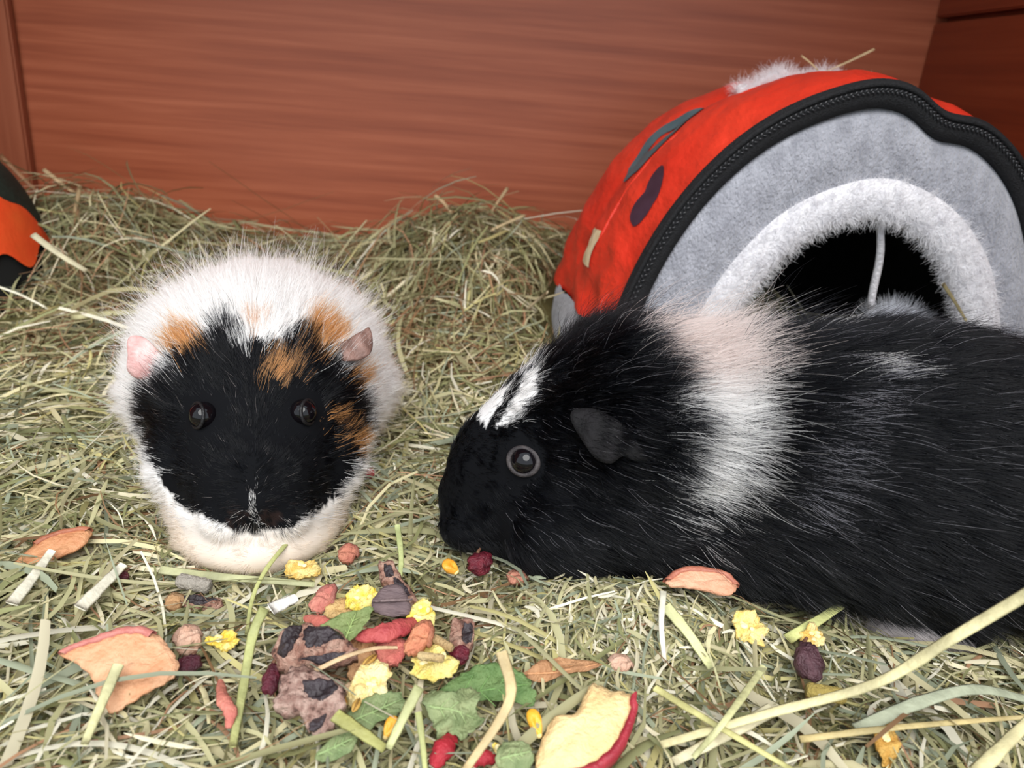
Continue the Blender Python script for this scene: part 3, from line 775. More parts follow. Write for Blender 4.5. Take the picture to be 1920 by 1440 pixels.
P = np.vstack([P, [[HX - 0.01, HY + HDEP * 0.95, 0.02]]])
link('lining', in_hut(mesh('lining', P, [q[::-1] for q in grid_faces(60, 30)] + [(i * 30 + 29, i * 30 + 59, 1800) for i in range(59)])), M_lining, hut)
# back closing patch
ph = np.linspace(0, math.pi, 60); P = shell(ph, np.full(60, 0.985)); P = np.vstack([P, [[P[:, 0].mean(), P[0, 1] + 0.002, 0.01]]])
link('back_panel', in_hut(mesh('back_panel', P, [(i, 60, i + 1) for i in range(59)])), M_red, hut)
# raised seam round the shell and its stitching piping
ph = np.linspace(0.36, math.pi - 0.36, 90); P = shell(ph, np.full(90, 0.27) + 0.012 * np.sin(ph * 3), 0.0012)
v, f = tube(P, 0.0016, 8); link('seam', in_hut(mesh('seam', v, f)), M_red, shell_o)
# zip: tape ring, piping, teeth
ph = np.linspace(0.0, math.pi, 160)
def ring_pts(k, y, j=1.0):
    x, z = arch(ph, j); ln = np.sqrt(x * x + z * z); kk = 1 - k / ln
    return np.stack([HX + x * kk, np.full_like(x, HY + y), z * kk], 1)
rows = [ring_pts(-0.0012, 0.004), ring_pts(-0.0018, -0.001), ring_pts(0.001, -0.004), ring_pts(0.0055, -0.0048), ring_pts(0.0105, -0.0035), ring_pts(0.0112, 0.001)]
V = np.concatenate(rows); zipo = link('zip_tape', in_hut(mesh('zip_tape', V, grid_faces(len(rows), 160))), M_tape, hut)
v, f = tube(ring_pts(0.0006, -0.0042), 0.0013, 8); link('piping', in_hut(mesh('piping', v, f)), M_tape, zipo)
ph_keep = ph; ph = np.linspace(0.02, math.pi - 0.02, 330)
A_ = ring_pts(0.0034, -0.0054); parts = []
for i in range(1, 329):
    t = Vector(A_[i + 1] - A_[i - 1]).normalized(); nrm = Vector((t.z, 0, -t.x)); sg = 1 if i % 2 else -1
    c = Vector(A_[i]) + nrm * 0.0006 * sg
    e1 = (t * 0.8 + nrm * sg * 0.6).normalized() * 0.0009; e2 = Vector((0, -0.0006, 0)); e3 = e1.normalized().cross(Vector((0, 1, 0))) * 0.00035
    parts.append(([c - e1 - e3, c + e1 - e3, c + e1 + e3, c - e1 + e3, c - e1 * 0.7 + e2, c + e1 * 0.7 + e2], [(0, 1, 5, 4), (1, 2, 5), (2, 3, 4, 5), (3, 0, 4)]))
v, f = merge(parts); to = link('zip_teeth', in_hut(mesh('zip_teeth', v, f)), M_teeth, zipo); to['kind'] = 'stuff'
ph = ph_keep
# plush front panel with the doorway
DXc, DRX, DRZ = 0.005, 0.064, 0.114
def door(k):
    return np.stack([HX + DXc - (DRX + k) * np.cos(ph), np.full_like(ph, HY), (DRZ + k) * np.abs(np.sin(ph)) ** 0.95], 1)
o_, i_ = ring_pts(0.0100, -0.001), door(0.010); V = []; nt = 14
for k in range(nt):
    t = k / (nt - 1); Pq = o_ * (1 - t) + i_ * t; Pq[:, 1] += -0.0065 * math.sin(math.pi * t) ** 0.7 + 0.0005
    Pq[:, 1] += 0.0012 * wob(Pq, 60, 1)
    V.append(Pq)
for k in range(nt):
    t = 1 - k / (nt - 1); Pq = o_ * (1 - t) + i_ * t; Pq[:, 1] += 0.006; V.append(Pq)
link('front_panel', in_hut(mesh('front_panel', np.concatenate(V), grid_faces(2 * nt, 160))), M_greyplush, hut)
# fleece border round the doorway
mid = door(0.011); V = []
for a in range(16):
    th = 2 * math.pi * a / 16; ca, sa = math.cos(th), math.sin(th)
    Pq = door(0.011 + 0.0105 * ca); Pq[:, 1] += -0.002 + 0.0065 * sa
    V.append(Pq)
Pb = np.concatenate(V); fb = []
for a in range(16):
    for j in range(159): fb.append((a * 160 + j, a * 160 + j + 1, ((a + 1) % 16) * 160 + j + 1, ((a + 1) % 16) * 160 + j))
fl_me = in_hut(mesh('fleece_border', Pb, fb)); bm = bmesh.new(); bm.from_mesh(fl_me); bmesh.ops.recalc_face_normals(bm, faces=bm.faces); bm.to_mesh(fl_me); bm.free()
flo = link('fleece_border', fl_me, M_fleece, hut)
def pile(name, me, N, L, parent, col=(250, 249, 252), rad=0.00010, curl=1.0):
    p, n = scatter(me, N)
    lk = np.stack([wob(p, 600, 0), wob(p, 600, 1), wob(p, 600, 2)], 1)
    d = unit(n + lk * 0.8 * curl + rng.normal(0, 0.3, p.shape)); e = unit(rng.normal(0, 1, p.shape) + lk)
    ln = (L * rng.uniform(0.5, 1.2, N))[:, None, None]; t = np.linspace(0, 1, 5)[None, :, None]
    P = p[:, None, :] + ln * (d[:, None, :] * t + e[:, None, :] * 0.35 * curl * np.sin(t * 4.0) * t)
    return hair_object(name, P, np.full(N, rad), np.tile(s2la(col), (N, 1)) * rng.uniform(0.85, 1.0, N)[:, None], M_fleece_hair, parent)
pile('fleece_pile', fl_me, 16000, 0.0048, flo)
# short nap of the plush front
pile('plush_nap', bpy.data.objects['front_panel'].data, 26000, 0.0016, bpy.data.objects['front_panel'], (186, 187, 198), 0.00009, 0.8)
# fleece cushion on the roof
tc = at_y(1516, 160, HY + 0.075)
V, F = ellipsoid((tc.x, tc.y, 0.163), (0.038, 0.024, 0.0125), 32)
V = [q + Vector((0, 0, 0.003 * math.sin(q.x * 260) + 0.002 * math.sin(q.y * 330))) for q in V]
tuft = link('fleece_tuft', in_hut(mesh('fleece_tuft', V, F)), M_fleece, hut)
pile('fleece_pile', tuft.data, 9000, 0.0060, tuft, (250, 240, 242))
# cord with a fluffy ball hanging in the doorway
c0 = at_y(1650, 424, HY + 0.004); c1 = at_y(1637, 578, HY + 0.012)
pts = [c0.lerp(c1, t) + Vector((0.0012 * math.sin(t * 5), 0, 0)) for t in np.linspace(-0.08, 1, 12)]
v, f = tube(pts, 0.0019, 8); link('cord', in_hut(mesh('cord', v, f)), M_fleece, hut)
pc = at_y(1672, 626, HY + 0.014)
V, F = ellipsoid(pc, (0.012, 0.012, 0.010), 20); pom = link('pom_pom', in_hut(mesh('pom_pom', V, F)), M_fleece, hut)
pile('pom_pom_hair', pom.data, 3500, 0.011, pom, (236, 238, 246), 0.00010, 0.25)
# printed motifs on the nylon
def shell_uv(px, py, vr=(0.02, 0.9)):
    ph_, v_ = np.meshgrid(np.linspace(0.3, 2.2, 240), np.linspace(vr[0], vr[1], 160), indexing='ij')
    P_ = shell(ph_.ravel(), v_.ravel()) - np.array(CAM); dep = P_ @ np.array(_f)
    ux = 960 + FPX * (P_ @ np.array(_r)) / dep; uy = 720 - FPX * (P_ @ np.array(_u)) / dep
    k = np.argmin((ux - px) ** 2 + (uy - py) ** 2 + (dep - dep.min()) * 2); return ph_.ravel()[k], v_.ravel()[k]
from mathutils.bvhtree import BVHTree
SHELL_BVH = BVHTree.FromPolygons([q.co.copy() for q in shell_o.data.vertices], [tuple(q.vertices) for q in shell_o.data.polygons])
def decal(name, m, px, py, du, dv, rin=0.0, shape=None, off=0.0008, vr=(0.02, 0.9)):
    p0, v0 = shell_uv(px, py, vr); n = 48; V = []; F = []
    rr = np.linspace(rin, 1, 6)
    for r in rr:
        for k in range(n):
            th = 2 * math.pi * k / n; rad = shape(th) if shape else 1.0
            if r == rin and rin > 0: rad = 1.0
            a, b = r * rad * math.cos(th), r * rad * math.sin(th)
            V.append(shell(p0 + a * du, v0 + b * dv + a * 0.02, off + 0.004 * math.sin(math.pi * min(max((v0 + b * dv) / 0.40, 0), 1)) + 0.004 * math.sin(math.pi * min(max((v0 + b * dv - 0.40) / 0.55, 0), 1))))
    F = [q[::-1] for q in grid_faces(6, n, True)]
    W = []
    for p in V:          # lay the print onto the creased cloth
        loc, nrm, _, _ = SHELL_BVH.find_nearest(Vector(p) - Vector((HX, HY, 0)))
        out = (loc - Vector((0, 0.09, 0.04))).normalized()
        W.append(loc + (nrm if nrm.dot(out) > 0 else -nrm) * 0.0006)
    return link(name, mesh(name, W, F), m, shell_o)
decal('printed_ring', M_teal, 1234, 254, 0.20, 0.085, 0.38, lambda t: 1 + 0.10 * math.cos(2 * t) + 0.05 * math.sin(5 * t), 0.0024, (0.36, 0.37))
decal('printed_spot', M_plum, 1222, 380, 0.10, 0.060, 0.001, lambda t: 0.55 + 0.45 * abs(math.cos(t)) ** 1.5 + 0.10 * math.sin(3 * t), 0.0030, (0.10, 0.16))
decal('care_tag', M_cream, 1112, 470, 0.075, 0.05, 0.001, lambda t: 1 / max(abs(math.cos(t)), abs(math.sin(t))) * 0.8, 0.0028, (0.25, 0.30))

# ------------------------------------------------------------------ second soft house at the left edge
LX, LY = -0.394, 0.475
h2 = thing('soft_house', 'orange and dark green soft pet house cut off by the left edge', 'pet house', (LX, LY, 0))
M_orange = mat('orange_fabric', (232, 74, 30), (216, 92, 36), 30, 0.6, 0.4, 90)
M_dgreen = mat('dark_green_fabric', (28, 44, 36), (20, 32, 26), 60, 0.75, 0.4, 300)
M_dblack = mat('black_fabric', (18, 20, 20), (12, 12, 13), 60, 0.85)
def dome2(az, el, off=0.0):
    r = Vector((0.098 + off, 0.085 + off, 0.112 + off))
    ce = math.cos(el) ** 0.7
    return Vector((r.x * math.cos(az) * ce, r.y * math.sin(az) * ce, r.z * math.sin(el) ** 0.9))
naz = 96
def strip2(name, m, elo, ehi, off, n=14, azr=(0, 2 * math.pi)):
    V = []
    for i in range(n):
        for k in range(naz):
            az = azr[0] + (azr[1] - azr[0]) * k / (naz - 1); a, b = elo(az), ehi(az)
            V.append(dome2(az, a + (b - a) * i / (n - 1), off))
    return link(name, mesh(name, V, grid_faces(n, naz)), m, h2)
sc = lambda az: 0.30 + 0.05 * math.sin(az * 16)
strip2('base', M_dblack, lambda a: 0.0, lambda a: sc(a) + 0.05, 0.0)
strip2('green_panel', M_dgreen, sc, lambda a: 1.57, 0.0, 30)
V = []
for i in range(30):
    for k in range(naz):
        t = i / 29; az1 = 0.42 - 1.25 * t ** 0.8; az = -2.4 + (az1 + 2.4) * k / (naz - 1)
        V.append(dome2(az, sc(az) + (1.50 - sc(az)) * t, 0.003 * (1 - t)))
link('orange_panel', mesh('orange_panel', V, grid_faces(30, naz)), M_orange, h2)

# ------------------------------------------------------------------ loose hay
_ring = occ.copy()
for _k in range(7):
    _r2 = _ring.copy(); _r2[1:] |= _ring[:-1]; _r2[:-1] |= _ring[1:]; _r2[:, 1:] |= _ring[:, :-1]; _r2[:, :-1] |= _ring[:, 1:]; _ring = _r2
close_d = lambda x, y: occ_hit(_ring, x, y).astype(float) * 0.9
heap_d = lambda x, y: np.exp(-((x - 0.038) / 0.034) ** 2 - ((y - 0.206) / 0.022) ** 2)
HAY_WG = np.array([10, 18, 6, 20, 16, 1, 1, 14, 10, 8, 3, 2.0]); HAY_WG /= HAY_WG.sum()
near_d = lambda x, y: np.clip(1.1 - 0.2 * np.abs(x) / 0.3, 0, 1)
P_ = [hay_blades(15000, (-0.24, 0.26), (0.10, 0.245), 0.022, 0.00115, 0.010, 0.16),
      hay_blades(9000, (-0.26, 0.27), (0.10, 0.30), 0.013, 0.0008, 0.011, 0.22, 3),
      hay_blades(1500, (-0.24, 0.26), (0.10, 0.26), 0.040, 0.0017, 0.012, 0.16, 7),
      hay_blades(26000, (-0.17, 0.27), (0.16, 0.36), 0.010, 0.0009, 0.009, 0.25, 3, False, HAY_W, close_d),
      hay_blades(14000, (-0.01, 0.09), (0.17, 0.235), 0.0075, 0.0009, 0.013, 0.3, 3, False, HAY_WG, heap_d),
      hay_blades(15000, (-0.40, 0.27), (0.235, 0.40), 0.026, 0.0011, 0.010, 0.18),
      hay_blades(2200, (-0.40, 0.27), (0.235, 0.42), 0.045, 0.0014, 0.012, 0.16, 6),
      hay_blades(17000, (-0.55, 0.28), (0.38, 0.645), 0.030, 0.0011, 0.012, 0.20, 4, False, HAY_WB),
      hay_blades(2600, (-0.55, 0.28), (0.38, 0.645), 0.055, 0.0014, 0.016, 0.26, 6, False, HAY_WB),
      hay_blades(1500, (0.08, 0.22), (0.40, 0.515), 0.035, 0.0016, 0.012, 0.25, 4, True, HAY_WG)]
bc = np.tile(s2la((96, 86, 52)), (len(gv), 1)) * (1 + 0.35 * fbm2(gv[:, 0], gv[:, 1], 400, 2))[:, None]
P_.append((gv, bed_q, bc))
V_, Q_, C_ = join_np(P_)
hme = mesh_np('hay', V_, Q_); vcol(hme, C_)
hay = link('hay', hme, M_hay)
tag(hay, 'loose tangled hay spread over the whole hutch floor', 'hay', kind='stuff')
print('hay faces', len(Q_))

# ------------------------------------------------------------------ dried food and single stalks
def ground_at(px, py, lift=0.008):
    z = 0.006
    for _ in range(4):
        p = at_z(px, py, z); z = float(gz(np.array([p.x]), np.array([p.y]))[0]) + lift
    return at_z(px, py, z)
def scale_at(p):
    d = (Vector(p) - CAM).dot(_f); return d / FPX
_mc = {}
def mc(name, c1, c2=None, scale=300, rough=0.65, bump=0.5, bscale=900, **k):
    if name not in _mc: _mc[name] = mat(name, c1, c2, scale, rough, bump, bscale, **k)
    return _mc[name]
FORE = 0.84          # how far a piece lying tilted on the hay is foreshortened
def smooth_outline(o, sub=4):
    o = np.array(o, float); n = len(o) * sub
    q = np.arange(n) / sub; i0 = q.astype(int); f1 = (q - i0)[:, None]
    g = lambda k: o[(i0 + k) % len(o)]
    return 0.5 * ((2 * g(0)) + (-g(-1) + g(1)) * f1 + (2 * g(-1) - 5 * g(0) + 4 * g(1) - g(2)) * f1 ** 2 + (-g(-1) + 3 * g(0) - 3 * g(1) + g(2)) * f1 ** 3)
def slab(outline, thick, zf=None, rings=6, sub=4, edge=0.35, jag=0.05):
    """solid piece from a closed outline (m); zf bends it"""
    sm = smooth_outline(outline, sub + 2); n = len(sm); c = sm.mean(0); V = []
    ang = np.arange(n); hsh = np.sin(ang * 12.9898 + len(outline) * 78.233) * 43758.5453; hsh = hsh - np.floor(hsh) - 0.5
    sm = c + (sm - c) * (1 + jag * (hsh * 0.9 + 0.5 * np.sin(ang * 1.7) * 0.5))[:, None]
    zf0 = zf or (lambda x, y: 0.0 * x)
    zf = lambda x, y: zf0(x, y) + jag * 0.006 * fbm2(np.asarray(x, float), np.asarray(y, float), 1300, 1)
    for side in (1, -1):
        for r in range(1, rings + 1):
            u = r / rings; p = c + (sm - c) * u
            z = zf(p[:, 0], p[:, 1]) + side * thick / 2 * (1 - (1 - edge) * u ** 5)
            V += [(a[0], a[1], b) for a, b in zip(p, z)]
        V.append((c[0], c[1], float(zf(np.array([c[0]]), np.array([c[1]]))[0]) + side * thick / 2))
    S = rings * n + 1; F = []
    for si in range(2):
        B = si * S
        for r in range(rings - 1):
            for k in range(n):
                q4 = (B + r * n + k, B + r * n + (k + 1) % n, B + (r + 1) * n + (k + 1) % n, B + (r + 1) * n + k)
                F.append(q4[::-1] if si == 0 else q4)
        for k in range(n):
            t3 = (B + S - 1, B + k, B + (k + 1) % n); F.append(t3 if si == 0 else t3[::-1])
    for k in range(n):
        a = (rings - 1) * n + k; b = (rings - 1) * n + (k + 1) % n
        F.append((a, a + S, b + S, b))
    return V, F, sm
def blob_outline(w, h, n=9, rough=0.18, seed=0):
    r = np.random.default_rng(seed); th = np.linspace(0, 2 * np.pi, n, endpoint=False) + r.uniform(-0.15, 0.15, n)
    k = 1 + r.uniform(-rough, rough, n)
    return [(w / 2 * a * math.cos(t), h / 2 * a * math.sin(t)) for a, t in zip(k, th)]
def crumple(amp, freq, seed):
    def zf(x, y):
        x = np.asarray(x, float); y = np.asarray(y, float)
        return amp * fbm2(x + seed * 0.13, y + seed * 0.07, freq, seed % 3)
    return zf
def bowl(a, b, amp=0.0003, freq=600, seed=1):
    cr = crumple(amp, freq, seed)
    return lambda x, y: a * np.asarray(x) ** 2 + b * np.asarray(y) ** 2 + cr(x, y)
def food(name, label, px, py, cat, tilt=22, rot=0, lift=0.010, group=None, roll=0):
    p = ground_at(px, py, lift + 0.0025)
    t = thing(name, label, cat, p, (math.radians(tilt), math.radians(roll), math.radians(rot)), group)
    return t, scale_at(p)
def px_outline(pts, k): return [(x * k, -y * k / FORE) for x, y in pts]

def apple(label, px, py, outline, skin, flesh, skin_col, thick=0.004, tilt=22, lift=0.010, bend=(3, -3), name='apple_slice', seed=1):
    t, k = food(name, label, px, py, 'apple slice', tilt, 0, lift, 'dried apple slices on the hay')
    zf = bowl(bend[0], bend[1], 0.0005, 420, seed)
    o = px_outline(outline, k); V, F, sm = slab(o, thick, zf)
    link('flesh', mesh('flesh', V, F), mc('apple_flesh_%d' % seed, flesh[0], flesh[1], 160, 0.55, 0.5, 700, c3=None), t)
    a, b = skin; i0, i1 = int(a * 6), int(b * 6); n = len(sm)
    pts = [Vector((sm[i % n][0], sm[i % n][1], 0)) for i in range(i0, i1 + 1)]
    c = Vector((sm[:, 0].mean(), sm[:, 1].mean(), 0)); P = []
    for q in pts:
        z = float(zf(np.array([q.x]), np.array([q.y]))[0]); out = (q - c).normalized()
        P.append([q + out * 0.0002 + Vector((0, 0, z + thick * 0.55)), q + out * 0.0010 + Vector((0, 0, z + thick * 0.2)), q + out * 0.0010 + Vector((0, 0, z - thick * 0.35)), q - out * 0.0008 + Vector((0, 0, z - thick * 0.56)), q - out * 0.0014 + Vector((0, 0, z + thick * 0.50))])
    V = [x for r in P for x in r]; F = grid_faces(len(P), 5, True)
    link('skin', mesh('skin', V, F), mc('apple_skin_%d' % seed, skin_col[0], skin_col[1], 200, 0.45, 0.3, 900), t)
    return t
apple('large peach-coloured dried apple slice at the left front', 225, 1252,
      [(-115, -12), (-70, -38), (-20, -58), (40, -58), (95, -25), (108, 5), (80, 28), (48, 50), (20, 70), (-12, 52), (-40, 22), (-80, 0)], (0, 3), ((222, 172, 134), (206, 148, 108)), ((196, 126, 114), (180, 104, 96)), 0.0026, 26, 0.013, (2, 4), seed=1)
apple('cream apple slice with a dark red skin edge at the front', 1098, 1372,
      [(-92, 55), (-78, 12), (-58, -18), (-22, -25), (0, -60), (14, -78), (50, -70), (92, -62), (86, -20), (62, 22), (20, 58), (-30, 74), (-80, 78)], (7, 12), ((244, 214, 158), (232, 194, 136)), ((182, 62, 72), (150, 40, 52)), 0.0055, 20, 0.013, (1, 1), seed=2)
apple('thin pinkish dried apple slice lying in front of the black guinea pig', 1315, 1094,
      [(-66, 2), (-40, -18), (0, -25), (45, -20), (65, 0), (50, 18), (15, 14), (-30, 10), (-58, 12)], (0, 4), ((226, 172, 140), (210, 152, 120)), ((190, 122, 98), (170, 102, 82)), 0.0022, 24, 0.016, (1, 3), seed=3)
apple('faded tan dried apple piece at the left edge of the hay', 96, 1036,
      [(-55, 28), (-38, -12), (0, -40), (48, -46), (52, -18), (20, 10), (-15, 34), (-45, 48)], (1, 3), ((206, 150, 108), (190, 128, 88)), ((176, 110, 84), (160, 96, 70)), 0.0024, 20, 0.008, (2, 2), seed=4)
def strip_piece(name, label, cat, pts, wpx, c1, c2, thick=0.0022, lift=0.012, group=None, curl=0.22, rough=0.55):
    p0 = ground_at(*pts[len(pts) // 2], lift); k = scale_at(p0)
    t = bpy.data.objects
    W = [ground_at(x, y, lift + 0.002 * math.sin(i * 1.3)) for i, (x, y) in enumerate(pts)]
    xs = np.arange(len(W)); q = np.linspace(0, len(W) - 1, 6 * len(W))
    C = np.stack([catmull(xs, [w[a] for w in W], q) for a in range(3)], 1); N = len(C); V = []; half = wpx * k / 2
    toc = (CAM - p0).normalized()
    for i in range(N):
        tg = Vector(C[min(i + 1, N - 1)] - C[max(i - 1, 0)]).normalized(); nrm = (toc + Vector((0, 0, 0.8))).normalized(); sd = tg.cross(nrm).normalized(); nrm = sd.cross(tg)
        e = math.sin(math.pi * (i + 0.6) / (N + 0.2)) ** 0.45
        w = half * e * (1 + 0.10 * math.sin(i * 0.9) + 0.06 * math.sin(i * 2.3))
        c = Vector(C[i])
        for a in np.linspace(0, 2 * math.pi, 10, endpoint=False):
            u = math.cos(a); V.append(c + sd * w * u + nrm * (thick / 2 * math.sin(a) * (0.3 + 0.7 * e) + curl * w * (1 - u * u) * 0.5) - p0)
    F = grid_faces(N, 10, True); F += [tuple(range(10)), tuple((N - 1) * 10 + j for j in range(10))[::-1]]
    o = link(name, mesh(name, V, F), mc(name + '_%d_%d_%d' % c1, c1, c2, 200, rough, 0.5, 800), None, loc=p0)
    return tag(o, label, cat, group)
strip_piece('apple_peel', 'long curved red apple peel on top of the food pile', 'apple peel', [(668, 1194), (715, 1188), (752, 1176), (782, 1162)], 38, (188, 88, 84), (160, 58, 62), 0.0018, 0.020)
strip_piece('apple_peel', 'pink-red peel end sticking out left of the green leaf', 'apple peel', [(572, 1158), (600, 1166), (632, 1178)], 26, (206, 120, 104), (190, 98, 88), 0.0018, 0.017)
strip_piece('apple_peel', 'narrow pink peel strip standing left of the dark pods', 'apple peel', [(413, 1276), (418, 1310), (432, 1335), (428, 1366)], 26, (206, 130, 112), (186, 104, 92), 0.0014, 0.014)
strip_piece('apple_peel', 'short crimson peel at the bottom edge beside the curly leaf', 'apple peel', [(812, 1438), (832, 1404), (850, 1378)], 40, (178, 42, 54), (150, 30, 42), 0.003, 0.012)
strip_piece('apple_peel', 'crimson peel scrap cut by the bottom edge', 'apple peel', [(880, 1432), (905, 1420), (930, 1424)], 30, (188, 52, 62), (160, 36, 48), 0.003, 0.011)

def flake(label, px, py, w, h, seed, c=((246, 216, 84), (252, 236, 150)), lift=0.012, rot=0):
    t, k = food('corn_flake', label, px, py, 'corn flake', 25, rot, lift, 'yellow corn flakes')
    o = blob_outline(w * k, h * k / FORE, 11, 0.24, seed); zf = crumple(0.0016, 520, seed)
    V, F, sm = slab(o, 0.0013, zf, 7, 3, 0.5, 0.16)
    link('flake', mesh('flake', V, F), mc('corn_flake_%d_%d_%d' % c[0], c[0], c[1], 330, 0.6, 0.7, 1200, contrast=(0.4, 0.6)), t)
    r = np.random.default_rng(seed); V2 = []; F2 = []
    parts = []
    for _ in range(4):
        a, b = r.uniform(-0.25, 0.25, 2); x, y = a * w * k, b * h * k / FORE
        parts.append(ellipsoid((x, y, float(zf(np.array([x]), np.array([y]))[0]) + 0.0006), (r.uniform(0.0007, 0.0014), r.uniform(0.0007, 0.0012), 0.0006), 8))
    V2, F2 = merge(parts); link('blister', mesh('blister', V2, F2), mc('corn_blister', (250, 238, 190), (246, 222, 130), 500, 0.6), t)
flake('bright yellow corn flake left of the grey seed husk', 680, 1121, 60, 48, 11, lift=0.016)
flake('bright yellow corn flake right of the grey seed husk', 791, 1152, 50, 56, 12, lift=0.017)
flake('broad yellow corn flake with a pellet lying on it', 812, 1243, 84, 58, 13, ((236, 212, 110), (248, 230, 150)), 0.014)
flake('pale crumbly corn flake below the barley grain', 694, 1286, 76, 74, 14, ((240, 214, 140), (250, 232, 176)), 0.015)
flake('golden corn flake tucked at the chest of the black-faced guinea pig', 563, 1066, 66, 32, 15, ((224, 182, 92), (240, 214, 140)), 0.009)
flake('yellow corn flake alone right of the chopped hay heap', 1406, 1180, 64, 50, 16, ((240, 204, 110), (250, 226, 150)), 0.012)
flake('yellow corn flake half buried right of the peach apple slice', 420, 1204, 62, 32, 17, ((240, 200, 70), (246, 220, 120)), 0.010)
flake('small corn flake behind the purple dried berry', 1522, 1196, 42, 40, 18, ((236, 190, 96), (248, 226, 160)), 0.011)
flake('brownish corn flake blurred at the lower right', 1662, 1392, 54, 62, 19, ((196, 146, 66), (214, 172, 92)), 0.009)
flake('tiny yellow corn crumb beside the crimson peel', 936, 1402, 26, 18, 20, ((244, 204, 70), (250, 226, 120)), 0.012)

def kernel(label, px, py, w, h, rot, c=((232, 150, 40), (244, 178, 70)), lift=0.010, seed=1):
    t, k = food('corn_kernel', label, px, py, 'corn kernel', 30, rot, lift, 'orange corn kernels')
    V, F = ellipsoid((0, 0, 0), (w * k / 2, h * k / 2 / FORE, min(w, h) * k * 0.36), 20)
    hh = h * k / 2 / FORE
    V = [Vector((v.x * (0.72 + 0.34 * v.y / hh + 0.0), v.y, v.z * (1 - 0.35 * max(0, v.y / hh)) - 0.0012 * math.exp(-((v.x / (0.2 * w * k)) ** 2 + ((v.y + 0.1 * hh) / (0.4 * hh)) ** 2)))) for v in V]
    link('kernel', mesh('kernel', V, F), mc('corn_kernel_%d_%d_%d' % c[0], c[0], c[1], 220, 0.35, 0.2, 700), t)
    V, F = ellipsoid((0, -0.80 * hh, 0), (w * k * 0.17, hh * 0.24, min(w, h) * k * 0.2), 12)
    link('germ_tip', mesh('germ_tip', V, F), mc('kernel_tip', (248, 226, 160), (240, 206, 130), 300), t)
kernel('orange corn kernel left of the dark red berry by the black guinea pig', 845, 1063, 40, 30, 70, lift=0.014)
kernel('orange corn kernel beside the cream apple slice', 1004, 1356, 36, 46, 25, ((240, 164, 36), (248, 190, 70)), 0.013)
kernel('orange corn kernel between the two green leaf scraps', 731, 1364, 32, 38, -20, ((236, 160, 44), (246, 190, 80)), 0.013)
kernel('small orange corn kernel below the dark pod chunk', 652, 1304, 20, 30, 10, ((222, 150, 60), (236, 176, 90)), 0.012)

def berry(label, px, py, w, h, c, lift=0.011, rot=0, seed=1, cat='dried berry', name='dried_berry'):
    t, k = food(name, label, px, py, cat, 20, rot, lift, 'dried berries')
    V, F = ellipsoid((0, 0, 0), (w * k / 2, h * k / 2 / FORE, min(w, h) * k * 0.4), 28); v = np.array([tuple(q) for q in V])
    r = 1 + 0.22 * wob(v, 700, seed % 3) - 0.22 * np.abs(wob(v, 1300, (seed + 1) % 3))
    link('wrinkled_skin', mesh('wrinkled_skin', v * r[:, None], F), mc('berry_%d_%d_%d' % c[0], c[0], c[1], 350, 0.4, 0.6, 1200), t)
    stem, sf = tube([(0, h * k * 0.45, 0), (0.0003, h * k * 0.58, 0.0006), (0.0012, h * k * 0.68, 0.0012)], [0.0008, 0.0006, 0.0004], 6)
    link('stem_end', mesh('stem_end', stem, sf), mc('berry_stem', (120, 84, 62), (98, 66, 48)), t)
DR = ((112, 34, 46), (82, 24, 36))
berry('dark red dried berry under the chin of the black guinea pig', 900, 1056, 60, 42, DR, 0.014, 20, 1)
berry('dark red berry at the left end of the pod chunks', 508, 1272, 36, 54, ((100, 36, 50), (70, 24, 36)), 0.013, 10, 2)
berry('dark red berry right of the yellow flake with the pellet', 862, 1226, 44, 34, ((116, 36, 50), (84, 26, 38)), 0.013, -30, 3)
berry('maroon berry at the right tip of the peach apple slice', 356, 1247, 48, 32, ((84, 34, 46), (62, 26, 36)), 0.010, 10, 4)
berry('purple-brown wrinkled berry alone among the hay on the right', 1516, 1238, 58, 64, ((96, 66, 72), (72, 46, 52)), 0.014, 5, 5)
berry('tiny maroon berry in the hay left of the grey pellet', 232, 1080, 22, 18, ((92, 34, 44), (66, 26, 34)), 0.008, 0, 6)
berry('small red berry beside the right flank of the black-faced guinea pig', 692, 888, 20, 18, ((172, 48, 54), (140, 36, 42)), 0.010, 0, 7)

def pod(label, px, py, outline, core, c=((186, 150, 132), (146, 104, 88)), lift=0.014, seed=1, thick=0.005):
    t, k = food('carob_pod', label, px, py, 'carob pod', 24, 0, lift, 'broken carob pods')
    zf = bowl(4, -5, 0.0019, 420, seed)
    V, F, sm = slab(px_outline(outline, k), thick, zf, 9, 4, 0.55, 0.14)
    link('husk', mesh('husk', V, F), mc('pod_husk_%d' % seed, c[0], c[1], 420, 0.75, 1.0, 900, c3=(92, 66, 58), contrast=(0.38, 0.58)), t)
    for i, co in enumerate(core):
        V, F, sm = slab(px_outline(co, k), 0.0018, lambda x, y: zf(x, y) + thick * 0.42, 5, 4, 0.3, 0.16)
        link('dark_skin', mesh('dark_skin', V, F), mc('pod_dark', (44, 36, 38), (66, 58, 62), 180, 0.4, 0.7, 600), t)
pod('upright pink-brown carob pod piece at the top of the food pile', 752, 1098, [(-48, -32), (-26, -36), (-4, -16), (22, 10), (36, 32), (16, 40), (-12, 22), (-38, -4)], [[(-36, -22), (-22, -24), (-14, -10), (-26, -4)], [(-14, -6), (2, -2), (22, 22), (10, 30), (-8, 14)]], seed=1, lift=0.018)
